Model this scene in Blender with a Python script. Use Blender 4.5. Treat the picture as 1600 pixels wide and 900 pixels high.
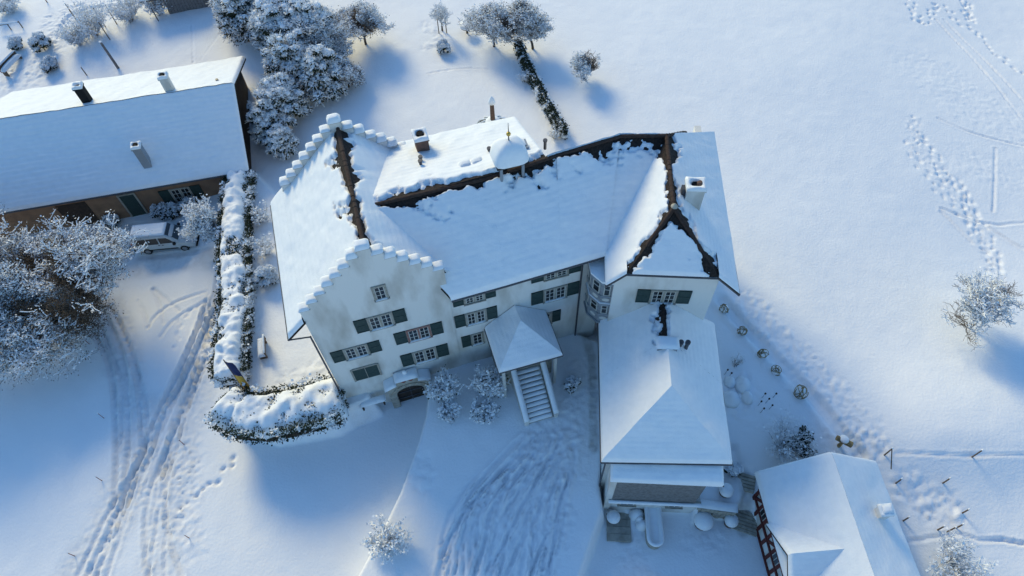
import bpy, math, random
import numpy as np
from mathutils import Matrix, Vector

# ------------------------------------------------------------------ camera, sky, sun, exposure
for o_ in list(bpy.data.objects): bpy.data.objects.remove(o_)
scn = bpy.context.scene
COL = scn.collection
F, PX, PY, CH = 1067.0, 800.0, 450.0, 40.0            # focal length / principal point in photo pixels, height in metres
_d = np.array([30.0, 720.0, F]); _d /= np.linalg.norm(_d)
_up = -_d; _fw = np.array([0, 0, 1.0]); _fh = _fw - _up * (_fw @ _up); _fh /= np.linalg.norm(_fh)
_rt = np.cross(_fh, _up)
RM = np.stack([_rt, _fh, _up])
CAM = np.array([0, 0, CH])
cd = bpy.data.cameras.new('camera'); cam = bpy.data.objects.new('camera', cd); COL.objects.link(cam)
cd.sensor_width = 36.0; cd.lens = 36.0 * F / 1600.0; cd.clip_start = 0.5; cd.clip_end = 5000
_c = [RM @ np.array(v, float) for v in ((1, 0, 0), (0, -1, 0), (0, 0, -1))]
cam.matrix_world = Matrix(((_c[0][0], _c[1][0], _c[2][0], 0), (_c[0][1], _c[1][1], _c[2][1], 0), (_c[0][2], _c[1][2], _c[2][2], CH), (0, 0, 0, 1)))
scn.camera = cam
SUN_EL, SUN_AZ = math.radians(31), math.atan2(0.845, -0.535)     # the sun stands behind the house, up-left
sdir = Vector((math.cos(SUN_AZ) * math.cos(SUN_EL), math.sin(SUN_AZ) * math.cos(SUN_EL), math.sin(SUN_EL)))
w = bpy.data.worlds.new('World'); scn.world = w; w.use_nodes = True
nt = w.node_tree; bg = nt.nodes['Background']
sk = nt.nodes.new('ShaderNodeTexSky'); sk.sky_type = 'NISHITA'; sk.sun_disc = False
sk.sun_elevation = SUN_EL; sk.sun_rotation = math.pi / 2 - SUN_AZ
sk.air_density = 1.3; sk.dust_density = 0.3; sk.ozone_density = 2.0
tint = nt.nodes.new('ShaderNodeMixRGB'); tint.blend_type = 'MULTIPLY'; tint.inputs[0].default_value = 1.0; tint.inputs[2].default_value = (0.68, 1.0, 1.27, 1)   # cold white balance of the photograph
nt.links.new(sk.outputs[0], tint.inputs[1]); nt.links.new(tint.outputs[0], bg.inputs[0]); bg.inputs[1].default_value = 0.15
sl = bpy.data.lights.new('sun', 'SUN'); sl.energy = 3.0; sl.angle = math.radians(20.0); sl.color = (1.0, 0.83, 0.42)
so = bpy.data.objects.new('sun', sl); COL.objects.link(so); so.rotation_euler = sdir.to_track_quat('Z', 'Y').to_euler(); so.location = (-40, 60, 60)
vs = scn.view_settings; vs.view_transform = 'Standard'; vs.look = 'None'; vs.gamma = 1; vs.use_curve_mapping = False; vs.exposure = 0.0

# ------------------------------------------------------------------ maths helpers
def ray(p): return RM @ np.array([p[0] - PX, p[1] - PY, F])
def atz(p, z):
    r = ray(p); return CAM + r * ((z - CH) / r[2])
class Fr:
    def __init__(s, o, deg):
        a = math.radians(deg); s.o = np.array([o[0], o[1], 0.0]); s.du = np.array([math.cos(a), math.sin(a), 0.0]); s.dv = np.array([-s.du[1], s.du[0], 0.0]); s.a = a
    def P(s, u, v, z): return s.o + s.du * u + s.dv * v + np.array([0, 0, z])
    def inv(s, P): d = np.asarray(P) - s.o; return (d @ s.du, d @ s.dv)
    def z(s, p, z): q = atz(p, z); return s.inv(q)
M = Fr((-11.02, 19.67), 14.7)      # manor: gabled block and hall
W = Fr((6.17, 22.91), -5.0)        # manor: east wing and annex
Lh = Fr((-30.87, 38.35), 10.4)     # long house on the left
Rh = Fr((17.3, 12.5), 2.5)         # timbered house lower right
rs = np.random.RandomState(7)
_tab = rs.rand(256, 256)
def vnoise(x, y):
    x = np.asarray(x, float); y = np.asarray(y, float)
    xi = np.floor(x).astype(int); yi = np.floor(y).astype(int); fx = x - xi; fy = y - yi
    fx = fx * fx * (3 - 2 * fx); fy = fy * fy * (3 - 2 * fy)
    g = lambda a, b: _tab[a & 255, b & 255]
    return (g(xi, yi) * (1 - fx) + g(xi + 1, yi) * fx) * (1 - fy) + (g(xi, yi + 1) * (1 - fx) + g(xi + 1, yi + 1) * fx) * fy
def fbm(x, y, o=4):
    t = 0; a = 0.5; x = np.asarray(x, float); y = np.asarray(y, float)
    for i in range(o): t = t + a * vnoise(x + 17.3 * i, y + 9.1 * i); x = x * 2.03; y = y * 2.03; a *= 0.5
    return t
def sstep(a, b, x): t = np.clip((x - a) / (b - a), 0, 1); return t * t * (3 - 2 * t)

# ------------------------------------------------------------------ materials
MAT = {}
def mat(name, col, rough=0.8, noise=None, bump=0.0, bscale=20.0, spec=0.3, metal=0.0, stretch=None):
    """noise = (second colour, scale, low, high)"""
    m = bpy.data.materials.new(name); m.use_nodes = True; n = m.node_tree.nodes; l = m.node_tree.links
    b = n['Principled BSDF']; b.inputs['Roughness'].default_value = rough; b.inputs['Base Color'].default_value = (*col, 1)
    b.inputs['Specular IOR Level'].default_value = spec; b.inputs['Metallic'].default_value = metal
    tc = n.new('ShaderNodeTexCoord')
    if stretch:
        mp = n.new('ShaderNodeMapping'); mp.inputs['Scale'].default_value = (1, 1, stretch); l.new(tc.outputs['Object'], mp.inputs['Vector'])
    if noise:
        t = n.new('ShaderNodeTexNoise'); t.inputs['Scale'].default_value = noise[1]; t.inputs['Detail'].default_value = 8
        l.new(mp.outputs[0] if stretch else tc.outputs['Object'], t.inputs['Vector'])
        r = n.new('ShaderNodeValToRGB'); r.color_ramp.elements[0].position = noise[2]; r.color_ramp.elements[1].position = noise[3]
        r.color_ramp.elements[0].color = (*col, 1); r.color_ramp.elements[1].color = (*noise[0], 1)
        l.new(t.outputs['Fac'], r.inputs['Fac']); l.new(r.outputs['Color'], b.inputs['Base Color'])
    if bump:
        t2 = n.new('ShaderNodeTexNoise'); t2.inputs['Scale'].default_value = bscale; t2.inputs['Detail'].default_value = 6
        l.new(tc.outputs['Object'], t2.inputs['Vector'])
        bp = n.new('ShaderNodeBump'); bp.inputs['Strength'].default_value = bump; bp.inputs['Distance'].default_value = 0.1
        l.new(t2.outputs['Fac'], bp.inputs['Height']); l.new(bp.outputs['Normal'], b.inputs['Normal'])
    MAT[name] = m; return m
mat('snow', (0.86, 0.88, 0.90), 0.65, noise=((0.80, 0.83, 0.86), 2.5, 0.35, 0.75), bump=0.25, bscale=14)
mat('plaster', (0.70, 0.69, 0.66), 0.9, noise=((0.36, 0.33, 0.28), 0.8, 0.46, 0.82), bump=0.25, bscale=25, stretch=.35)
mat('tile', (0.016, 0.013, 0.012), 0.85, noise=((0.045, 0.03, 0.024), 9, 0.4, 0.7), bump=0.9, bscale=9)
mat('ridge_tile', (0.05, 0.028, 0.021), 0.85, noise=((0.055, 0.04, 0.035), 5, 0.4, 0.7), bump=0.5, bscale=15)
mat('shutter', (0.022, 0.045, 0.042), 0.6, noise=((0.035, 0.06, 0.055), 6, 0.4, 0.7))
mat('frame', (0.33, 0.32, 0.28), 0.8, noise=((0.24, 0.22, 0.19), 6, 0.4, 0.7))
mat('frame_red', (0.24, 0.12, 0.10), 0.8, noise=((0.30, 0.20, 0.17), 6, 0.4, 0.7))
mat('white_paint', (0.52, 0.52, 0.49), 0.6)
mat('glass', (0.012, 0.014, 0.016), 0.08, spec=0.6)
mat('stone', (0.42, 0.39, 0.33), 0.9, noise=((0.27, 0.25, 0.21), 3, 0.4, 0.7), bump=0.4, bscale=12)
mat('dark_wood', (0.035, 0.024, 0.018), 0.8, noise=((0.06, 0.04, 0.03), 5, 0.4, 0.7))
mat('wood', (0.16, 0.11, 0.075), 0.85, noise=((0.09, 0.065, 0.05), 7, 0.4, 0.7))
mat('grey_wood', (0.20, 0.20, 0.20), 0.85, noise=((0.13, 0.125, 0.12), 6, 0.4, 0.7))
mat('grey_paint', (0.26, 0.28, 0.30), 0.7, noise=((0.18, 0.19, 0.21), 5, 0.4, 0.7))
mat('timber', (0.13, 0.028, 0.022), 0.8, noise=((0.07, 0.02, 0.018), 6, 0.4, 0.7))
mat('ochre_wall', (0.27, 0.165, 0.105), 0.9, noise=((0.19, 0.115, 0.075), 1.2, 0.4, 0.7))
mat('metal', (0.10, 0.10, 0.11), 0.5, metal=0.6)
mat('zinc', (0.30, 0.33, 0.36), 0.45, metal=0.5)
mat('gold', (0.65, 0.42, 0.10), 0.35, metal=0.8)
mat('soot', (0.012, 0.012, 0.012), 0.95)
mat('bark', (0.075, 0.058, 0.045), 0.9, noise=((0.12, 0.10, 0.08), 8, 0.4, 0.7))
mat('twig', (0.11, 0.085, 0.065), 0.9)
mat('leaf_green', (0.022, 0.034, 0.018), 0.8, noise=((0.045, 0.055, 0.03), 3, 0.4, 0.7))
mat('leaf_brown', (0.12, 0.075, 0.045), 0.85, noise=((0.06, 0.05, 0.035), 2, 0.4, 0.7))
mat('dry', (0.30, 0.23, 0.11), 0.85, noise=((0.18, 0.13, 0.07), 6, 0.4, 0.7))
mat('van_paint', (0.46, 0.49, 0.51), 0.3, spec=0.5)
mat('tyre', (0.018, 0.018, 0.018), 0.85)
mat('alloy', (0.35, 0.35, 0.36), 0.4, metal=0.7)
mat('lamp_red', (0.25, 0.02, 0.015), 0.3)
mat('lamp_white', (0.6, 0.6, 0.6), 0.2)
mat('flag_blue', (0.02, 0.03, 0.10), 0.8)
mat('flag_yellow', (0.55, 0.33, 0.06), 0.8)
mat('terracotta', (0.17, 0.10, 0.075), 0.85, noise=((0.10, 0.07, 0.055), 6, 0.4, 0.7))
mat('rust_red', (0.22, 0.06, 0.035), 0.8)
mat('curtain', (0.45, 0.45, 0.42), 0.9)
# ground snow: worn places (attribute "worn") show grey-brown packed snow
gm = bpy.data.materials.new('ground_snow'); gm.use_nodes = True; MAT['ground_snow'] = gm
n = gm.node_tree.nodes; l = gm.node_tree.links; b = n['Principled BSDF']; b.inputs['Roughness'].default_value = 0.7; b.inputs['Specular IOR Level'].default_value = 0.25
at = n.new('ShaderNodeAttribute'); at.attribute_name = 'worn'
tc = n.new('ShaderNodeTexCoord'); t = n.new('ShaderNodeTexNoise'); t.inputs['Scale'].default_value = 1.8; t.inputs['Detail'].default_value = 8
l.new(tc.outputs['Object'], t.inputs['Vector'])
mx = n.new('ShaderNodeMixRGB'); mx.inputs[1].default_value = (0.87, 0.88, 0.90, 1); mx.inputs[2].default_value = (0.40, 0.37, 0.33, 1)
mu = n.new('ShaderNodeMath'); mu.operation = 'MULTIPLY'; l.new(at.outputs['Fac'], mu.inputs[0])
mr = n.new('ShaderNodeMapRange'); mr.inputs[1].default_value = 0.3; mr.inputs[2].default_value = 0.7; mr.inputs[3].default_value = 0.35; mr.inputs[4].default_value = 1.0
l.new(t.outputs['Fac'], mr.inputs[0]); l.new(mr.outputs[0], mu.inputs[1]); l.new(mu.outputs[0], mx.inputs[0]); l.new(mx.outputs[0], b.inputs['Base Color'])
t2 = n.new('ShaderNodeTexNoise'); t2.inputs['Scale'].default_value = 6; t2.inputs['Detail'].default_value = 8; l.new(tc.outputs['Object'], t2.inputs['Vector'])
bp = n.new('ShaderNodeBump'); bp.inputs['Strength'].default_value = 0.34; bp.inputs['Distance'].default_value = 0.08; l.new(t2.outputs['Fac'], bp.inputs['Height']); l.new(bp.outputs['Normal'], b.inputs['Normal'])

# ------------------------------------------------------------------ object helpers
def root_loc(o):
    while o.parent: o = o.parent
    return np.array(o.location)
def put(name, V, Fc, m, parent=None, smooth=False, loc=None):
    me = bpy.data.meshes.new(name)
    V = np.asarray(V, float).reshape(-1, 3)
    if parent is not None: V = V - root_loc(parent)
    elif loc is not None: V = V - np.asarray(loc)
    if isinstance(Fc, np.ndarray):
        k = Fc.shape[1]; nf = len(Fc)
        me.vertices.add(len(V)); me.vertices.foreach_set('co', V.ravel())
        me.loops.add(nf * k); me.loops.foreach_set('vertex_index', Fc.ravel().astype(np.int32))
        me.polygons.add(nf); me.polygons.foreach_set('loop_start', np.arange(0, nf * k, k, dtype=np.int32))
        me.update(calc_edges=True)
    else:
        me.from_pydata([tuple(v) for v in V], [], [tuple(f) for f in Fc]); me.update()
    if smooth: me.polygons.foreach_set('use_smooth', [True] * len(me.polygons))
    me.materials.append(MAT[m])
    o = bpy.data.objects.new(name, me); COL.objects.link(o)
    if name in ('snow_tufts', 'leaves', 'foliage', 'crown', 'crown_snow', 'snow_pillows', 'branch_snow', 'stem_snow', 'branches'): o['kind'] = 'stuff'
    if parent is not None: o.parent = parent
    elif loc is not None: o.location = loc
    return o
def thing(name, label, cat, loc, group=None):
    o = bpy.data.objects.new(name, None); COL.objects.link(o); o.location = [float(c) for c in loc]; o.empty_display_size = 0.3
    o['label'] = label; o['category'] = cat
    if group: o['group'] = group
    return o
class MB:
    def __init__(s): s.V = []; s.F = []; s.NV = []; s.NF = []
    def addn(s, V, Fc): s.NV.append(np.asarray(V)); s.NF.append(np.asarray(Fc)); return s
    def add(s, V, Fc):
        k = len(s.V); s.V.extend([tuple(v) for v in V]); s.F.extend([tuple(int(i) + k for i in f) for f in Fc]); return s
    def box(s, fr, u0, u1, v0, v1, z0, z1):
        V = [fr.P(u, v, z) for z in (z0, z1) for (u, v) in ((u0, v0), (u1, v0), (u1, v1), (u0, v1))]
        return s.add(V, [(3, 2, 1, 0), (4, 5, 6, 7), (0, 1, 5, 4), (1, 2, 6, 5), (2, 3, 7, 6), (3, 0, 4, 7)])
    def prism(s, A, B):
        """two matching rings of points"""
        k = len(A); return s.add(list(A) + list(B), [tuple(range(k))[::-1], tuple(range(k, 2 * k))] + [(i, (i + 1) % k, k + (i + 1) % k, k + i) for i in range(k)])
    def tube(s, p, q, r0, r1, n=8, cap=True):
        p = np.asarray(p, float); q = np.asarray(q, float); d = q - p; d /= max(np.linalg.norm(d), 1e-9)
        a = np.cross(d, [0, 0, 1.0]) if abs(d[2]) < 0.9 else np.cross(d, [1.0, 0, 0]); a /= np.linalg.norm(a); c = np.cross(d, a)
        V = [p + (a * math.cos(t) + c * math.sin(t)) * r0 for t in np.arange(n) * 2 * math.pi / n] + [q + (a * math.cos(t) + c * math.sin(t)) * r1 for t in np.arange(n) * 2 * math.pi / n]
        Fc = [(i, (i + 1) % n, n + (i + 1) % n, n + i) for i in range(n)]
        if cap: Fc += [tuple(range(n))[::-1], tuple(range(n, 2 * n))]
        return s.add(V, Fc)
    def lathe(s, c, prof, n=16, sx=1, sy=1):
        c = np.asarray(c, float); V = []
        for r, z in prof: V += [c + np.array([r * sx * math.cos(t), r * sy * math.sin(t), z]) for t in np.arange(n) * 2 * math.pi / n]
        Fc = [(j * n + i, j * n + (i + 1) % n, (j + 1) * n + (i + 1) % n, (j + 1) * n + i) for j in range(len(prof) - 1) for i in range(n)]
        Fc += [tuple(range(n))[::-1], tuple(range((len(prof) - 1) * n, len(prof) * n))]
        return s.add(V, Fc)
    def slab(s, pts, t):
        pts = [np.asarray(p, float) for p in pts]; nn = np.cross(pts[1] - pts[0], pts[2] - pts[0]); nn /= np.linalg.norm(nn)
        if nn[2] < 0: nn = -nn
        return s.prism([p - nn * t for p in pts], pts)
    def build(s, name, m, parent=None, smooth=False, loc=None):
        if s.NV:
            k = 0; FF = []
            for V, f in zip(s.NV, s.NF): FF.append(f + k); k += len(V)
            return put(name, np.concatenate(s.NV), np.concatenate(FF), m, parent, smooth, loc)
        return put(name, s.V, s.F, m, parent, smooth, loc)
def pillow(mb, fr, u0, u1, v0, v1, z0, h, r=0.12, nx=6, ny=5, jit=0.02):
    """rounded heap of snow lying on a flat rectangle"""
    us = np.linspace(0, 1, nx + 1); vsn = np.linspace(0, 1, ny + 1); V = []
    for b in vsn:
        for a in us:
            e = (1 - abs(2 * a - 1) ** 4) * (1 - abs(2 * b - 1) ** 4)
            q = fr.P(u0 + (u1 - u0) * a, v0 + (v1 - v0) * b, 0); k = float(fbm(q[0] * 2.1, q[1] * 2.1, 3)) - 0.45
            V.append(q + np.array([0, 0, z0 + h * max(e, 0) ** 0.35 * (1 + 0.35 * k)]))
    k = len(V); nn = nx + 1
    Fc = [(j * nn + i, j * nn + i + 1, (j + 1) * nn + i + 1, (j + 1) * nn + i) for j in range(ny) for i in range(nx)]
    mb.add(V, Fc); return mb
def snow_field(mb, A, B, C, D, thick=0.24, rnd=(), bare=None, ripple=0.007, res=0.10, wob=0.08, lift=0.0):
    """snow lying on the roof plane A,B (eave) C,D (ridge). rnd: free edges that round off. bare: {edge: width} where tiles show"""
    A, B, C, D = [np.asarray(p, float) for p in (A, B, C, D)]
    lu = max(np.linalg.norm(B - A), np.linalg.norm(C - D)); lv = max(np.linalg.norm(D - A), np.linalg.norm(C - B))
    nu = max(4, int(lu / res)); nv = max(4, int(lv / res))
    nn = np.cross(B - A, D - A) if np.linalg.norm(B - A) > 0.01 else np.cross(B - C, D - C)
    nn /= np.linalg.norm(nn)
    if nn[2] < 0: nn = -nn
    # finer rows near rounded rims
    def spaced(k):
        x = np.linspace(0, 1, k + 1); return x
    S, T = np.meshgrid(spaced(nu), spaced(nv))
    P = (A[None, None] * ((1 - S) * (1 - T))[..., None] + B * (S * (1 - T))[..., None] + C * (S * T)[..., None] + D * ((1 - S) * T)[..., None])
    wloc = np.linalg.norm(B - A) * (1 - T) + np.linalg.norm(C - D) * T
    dist = {'AB': T * lv, 'DC': (1 - T) * lv, 'AD': S * wloc, 'BC': (1 - S) * wloc}
    x, y = P[..., 0] + P[..., 2] * 0.37, P[..., 1] + P[..., 2] * 0.61
    h = thick * (1 + 0.9 * (fbm(x * 0.45, y * 0.45, 3) - 0.45)) + wob * (fbm(x * 1.5, y * 1.5, 3) - 0.45)
    if ripple: h = h + ripple * np.sin(T * lv / 0.40 * 2 * math.pi) * (0.5 + fbm(x * .5, y * .5, 2))
    if bare:
        for e, wd in bare.items():
            d = dist[e]
            n1 = fbm(x * 0.8 + 5, y * 0.8, 3); n2 = fbm(x * 4.2, y * 4.2 + 3, 2)
            q = d / (wd * (0.10 + 1.9 * n1 * n1 * 2.0)) + 2.2 * (n2 - 0.40)
            h = h * sstep(0.75, 1.9, q) - 0.05 * (1 - sstep(0.7, 1.0, q))
    for e in rnd:
        d = dist[e]; r = 0.22
        h = np.where(d < r, h * np.sqrt(np.clip(1 - (1 - d / r) ** 2, 0, 1)) - 0.01 * (d <= 1e-6), h)
    V = P.copy(); V[..., 2] += (h * 1.28 + lift)
    k = nu + 1
    I = (np.arange(nv)[:, None] * k + np.arange(nu)[None]).ravel()
    Fc = np.stack([I, I + 1, I + 1 + k, I + k], 1)
    mb.addn(V.reshape(-1, 3), Fc); return mb

# ------------------------------------------------------------------ the ground
ctrl = [(100,800,-3.8),(300,800,-3.7),(450,780,-3.6),(640,640,-3.6),(560,650,-3.5),(280,400,-3.5),(100,450,-3.6),(200,345,-3.5),(40,700,-3.9),(100,890,-4),(400,890,-3.8),(560,760,-3.6),
 (250,60,-1.0),(60,60,-1.2),(20,130,-2.0),(400,330,-2.4),(400,180,-1.3),(470,120,-0.7),(700,100,-0.2),(620,180,-0.4),(850,30,0.3),(600,30,-0.1),
 (1000,100,0.3),(1300,100,-0.5),(1550,60,-2.6),(1200,350,-0.5),(1550,400,-2.2),(1180,520,-0.9),(1400,550,-1.2),(1300,680,-1.6),(1450,712,-1.4),(1580,712,-1.3),(1450,752,-2.0),(1580,752,-1.9),
 (1500,880,-2.6),(1170,690,-2.2),(1290,780,-2.6),(1400,850,-2.5),(1160,850,-3.7),(1050,870,-4.1),(950,880,-4.1),(1240,890,-3.4)]
CP = np.array([atz((a, b_), c) for a, b_, c in ctrl])
_K = np.sqrt(((CP[:, None, :2] - CP[None, :, :2]) ** 2).sum(-1) + 4.0)
_wz = np.linalg.solve(_K, CP[:, 2] - CP[:, 2].mean())
def sdist(poly, x, y):
    """signed distance, positive inside"""
    d = np.full(np.shape(x), 1e9); ins = np.zeros(np.shape(x), bool); k = len(poly)
    for i in range(k):
        ax, ay = poly[i][:2]; bx, by = poly[(i + 1) % k][:2]
        ex, ey = bx - ax, by - ay; t = np.clip(((x - ax) * ex + (y - ay) * ey) / (ex * ex + ey * ey), 0, 1)
        d = np.minimum(d, np.hypot(x - ax - t * ex, y - ay - t * ey))
        c = ((ay > y) != (by > y)); xx = ax + (y - ay) / (by - ay + 1e-12) * ex; ins ^= c & (x < xx)
    return np.where(ins, d, -d)
def pl(pts, z): return [atz(p, z) for p in pts]
mw = lambda u, v: M.P(u, v, 0)
COURT = pl([(669,606),(664,650),(652,692),(622,770),(592,830),(545,915)], -1.8) + pl([(905,915),(925,850),(945,797)], -2.0) + [W.P(-.3, -9.6, 0), W.P(0.5, 0, 0), mw(15, 1), mw(5.4, 1)]
TERR = [M.P(1.5, -0.6, 0), M.P(-0.4, -0.9, 0)] + pl([(520,655),(420,672),(352,650),(350,560),(362,420),(362,300),(395,262)], -1.2) + [M.P(1.5, 11, 0)]
GARD = pl([(947,800),(925,850),(900,930),(1260,930),(1200,850),(1170,800),(1095,796)], -4.0)
ETER = [W.P(5.2, -8.5, 0), W.P(5.6, -11.0, 0)] + pl([(1095,792),(1150,799),(1165,772),(1160,735),(1150,700)], -2.6) + [W.P(6, -6, 0)]
def base_z(x, y):
    x = np.clip(np.asarray(x, float), -70, 70); y = np.clip(np.asarray(y, float), 3, 85)
    z = np.full(x.shape, CP[:, 2].mean())
    for i in range(len(CP)): z = z + _wz[i] * np.sqrt((x - CP[i, 0]) ** 2 + (y - CP[i, 1]) ** 2 + 4.0)
    z = np.clip(z, -5, 2.5)
    def over(poly, zz, soft):
        nonlocal z
        k = sstep(-soft, soft, sdist(poly, x, y)); z = z * (1 - k) + zz * k
    over(GARD, -4.05 + 0 * x, 0.3)
    over(ETER, -2.7 + 0 * x, 0.15)
    v = (x - M.o[0]) * M.dv[0] + (y - M.o[1]) * M.dv[1]
    over(COURT, -1.15 + 0.075 * np.clip(v, -16, 0), 0.22)
    over(TERR, -1.25 + 0 * x, 0.3)
    return z
def gz(x, y): return float(base_z(np.array([x]), np.array([y]))[0])
def pg(p, dz=0.0):
    """pixel -> point on the ground"""
    z = -1.5
    for i in range(11):
        q = atz(p, z); z = 0.25 * z + 0.75 * (gz(q[0], q[1]) + dz)
    return np.array([q[0], q[1], gz(q[0], q[1])])
def axis(lo, hi, dense, outer):
    a = np.arange(lo, hi + 1e-6, dense); g = []; s = dense; x = hi
    while x < outer: s *= 1.35; x += s; g.append(x)
    h = []; s = dense; x = lo
    while x > -outer: s *= 1.35; x -= s; h.append(x)
    return np.concatenate([np.array(h[::-1]), a, np.array(g)])
gx = axis(-52, 52, 0.125, 900); gy = axis(5, 74, 0.125, 900)
X, Y = np.meshgrid(gx, gy); Z = base_z(X, Y)
dense = (np.abs(X) < 53) & (Y > 4) & (Y < 75)
Z = Z + dense * (0.16 * (fbm(X * 0.16, Y * 0.16, 3) - 0.45) + 0.05 * (fbm(X * 1.1, Y * 1.1, 4) - 0.45) + 0.09 * (fbm(X * 0.5 + Y * .3, Y * 0.25, 2) - .4))
worn = np.zeros_like(Z)
def carve(pix, width, depth, rim=0.4, wear=0.3, rough=0.0, z=None):
    """press a rut along a line of photo pixels into the snow"""
    q = np.array([pg(p)[:2] for p in pix])
    # smooth the line
    for _ in range(2):
        qq = [q[0]]
        for i in range(len(q) - 1): qq += [q[i] * .75 + q[i + 1] * .25, q[i] * .25 + q[i + 1] * .75]
        q = np.array(qq + [q[-1]])
    mgn = width * 2 + .3
    i0, i1 = np.searchsorted(gx, [q[:, 0].min() - mgn, q[:, 0].max() + mgn]); j0, j1 = np.searchsorted(gy, [q[:, 1].min() - mgn, q[:, 1].max() + mgn])
    xs = X[j0:j1, i0:i1]; ys = Y[j0:j1, i0:i1]
    if xs.size == 0: return
    d = np.full(xs.shape, 1e9)
    for i in range(len(q) - 1):
        e = q[i + 1] - q[i]; t = np.clip(((xs - q[i, 0]) * e[0] + (ys - q[i, 1]) * e[1]) / (e @ e + 1e-9), 0, 1)
        d = np.minimum(d, np.hypot(xs - q[i, 0] - t * e[0], ys - q[i, 1] - t * e[1]))
    d = d + 0.10 * width * (fbm(xs * 3, ys * 3, 2) - 0.4)
    k = (1 - sstep(width * 0.35, width * 0.62, d)) * np.clip(.25 + 1.7 * fbm(xs * .55 + 3, ys * .55, 2), .2, 1.3)
    rr = np.exp(-((d - width * 0.85) / (width * 0.3)) ** 2)
    nz = rough * (fbm(xs * 4.0, ys * 4.0, 3) - 0.45) * (1 - sstep(width * .6, width * 1.3, d))
    Z[j0:j1, i0:i1] += -depth * k + depth * rim * rr + nz
    worn[j0:j1, i0:i1] = np.maximum(worn[j0:j1, i0:i1], wear * k)
def churn(pix, rad, amp, wear=0.15, freq=2.6):
    """trampled snow around a line of pixels"""
    q = np.array([pg(p)[:2] for p in pix])
    i0, i1 = np.searchsorted(gx, [q[:, 0].min() - rad * 1.5, q[:, 0].max() + rad * 1.5]); j0, j1 = np.searchsorted(gy, [q[:, 1].min() - rad * 1.5, q[:, 1].max() + rad * 1.5])
    xs = X[j0:j1, i0:i1]; ys = Y[j0:j1, i0:i1]
    if xs.size == 0: return
    d = np.full(xs.shape, 1e9)
    for i in range(max(1, len(q) - 1)):
        e = q[min(i + 1, len(q) - 1)] - q[i]; t = np.clip(((xs - q[i, 0]) * e[0] + (ys - q[i, 1]) * e[1]) / (e @ e + 1e-9), 0, 1)
        d = np.minimum(d, np.hypot(xs - q[i, 0] - t * e[0], ys - q[i, 1] - t * e[1]))
    k = 1 - sstep(rad * 0.5, rad * 1.2, d + rad * .5 * (fbm(xs * .9, ys * .9, 2) - .4))
    nb = fbm(xs * freq, ys * freq, 3)
    Z[j0:j1, i0:i1] += k * (amp * 2.2 * (np.abs(nb - 0.45) * 2 - .25) + amp * (vnoise(xs * 5.1, ys * 5.1) - .5))
    worn[j0:j1, i0:i1] = np.maximum(worn[j0:j1, i0:i1], wear * k)
def prints(pix, n, depth=0.14, size0=0.17, jit=0.1):
    q = np.array([pg(p)[:2] for p in pix]); L = np.r_[0, np.cumsum(np.hypot(*np.diff(q, axis=0).T))]
    for i in range(n):
        s_ = L[-1] * (i + .5) / n; x = np.interp(s_, L, q[:, 0]); y = np.interp(s_, L, q[:, 1])
        k = min(np.searchsorted(L, s_), len(q) - 1); e = q[k] - q[max(k - 1, 0)]; e = e / (np.linalg.norm(e) + 1e-9)
        sd = (1 if i % 2 else -1) * jit + rs.normal() * jit * .8; x += -e[1] * sd + rs.normal() * .1; y += e[0] * sd + rs.normal() * .1; size = size0 * rs.uniform(.7, 1.25)
        i0, i1 = np.searchsorted(gx, [x - .6, x + .6]); j0, j1 = np.searchsorted(gy, [y - .6, y + .6])
        dx = X[j0:j1, i0:i1] - x; dy = Y[j0:j1, i0:i1] - y
        a = (dx * e[0] + dy * e[1]) / (size * 1.5); c = (-dx * e[1] + dy * e[0]) / size
        Z[j0:j1, i0:i1] -= depth * np.exp(-(a * a + c * c) ** 2)
# drive on the left
for pts in ([(150,900),(190,800),(230,720),(262,650),(300,570),(335,500),(347,440)], [(122,900),(170,800),(202,745),(237,690),(277,610),(312,540),(334,480),(340,430)],
            [(285,900),(262,830),(255,770),(262,700),(282,640),(330,540),(345,490)], [(180,650),(178,600),(168,556),(146,520)], [(230,650),(220,590),(200,530),(175,480),(160,462)],
            [(200,650),(197,580),(185,530),(160,486)], [(175,820),(182,740),(180,650)], [(232,900),(226,840),(228,790),(250,720),(290,640),(325,560)],
            [(180,840),(205,770),(225,700),(230,650)], [(160,860),(190,790),(200,720),(200,650)]):
    carve(pts, 0.32, 0.12, 0.4, 0.38, 0.05)
for pts in ([(231,512),(243,492),(272,472),(322,456)], [(250,527),(268,502),(298,482),(332,468)], [(238,452),(250,474),(256,505)], [(215,470),(228,490),(231,512)], [(240,450),(262,470),(280,486)], [(235,765),(245,740),(262,726)]):
    carve(pts, 0.26, 0.07, 0.3, 0.1)
churn([(130,890),(190,790),(215,720),(225,640)], 1.8, 0.055, 0.22, 3.6); churn([(200,620),(190,540),(165,480)], 1.5, 0.05, 0.24, 3.6); churn([(250,880),(265,760),(310,590),(345,470)], 1.6, 0.05, 0.16, 3.6)
churn([(300,700),(290,780),(300,860)], 1.1, 0.05, 0.02, 3.0)
carve([(215,402),(260,400),(330,388)], 0.5, 0.06, 0.2, 0.45, .03); carve([(200,355),(260,352),(330,345)], 0.9, 0.03, 0.1, 0.5, .05); churn([(195,420),(260,412),(340,400)], 1.3, 0.04, 0.3, 3)
prints([(372,708),(366,724),(352,740),(337,754),(318,762),(304,776),(285,790),(275,798)], 9, 0.16, 0.14, 0.06)
prints([(322,470),(300,485),(282,502),(275,520),(274,545)], 9, 0.1)
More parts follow.
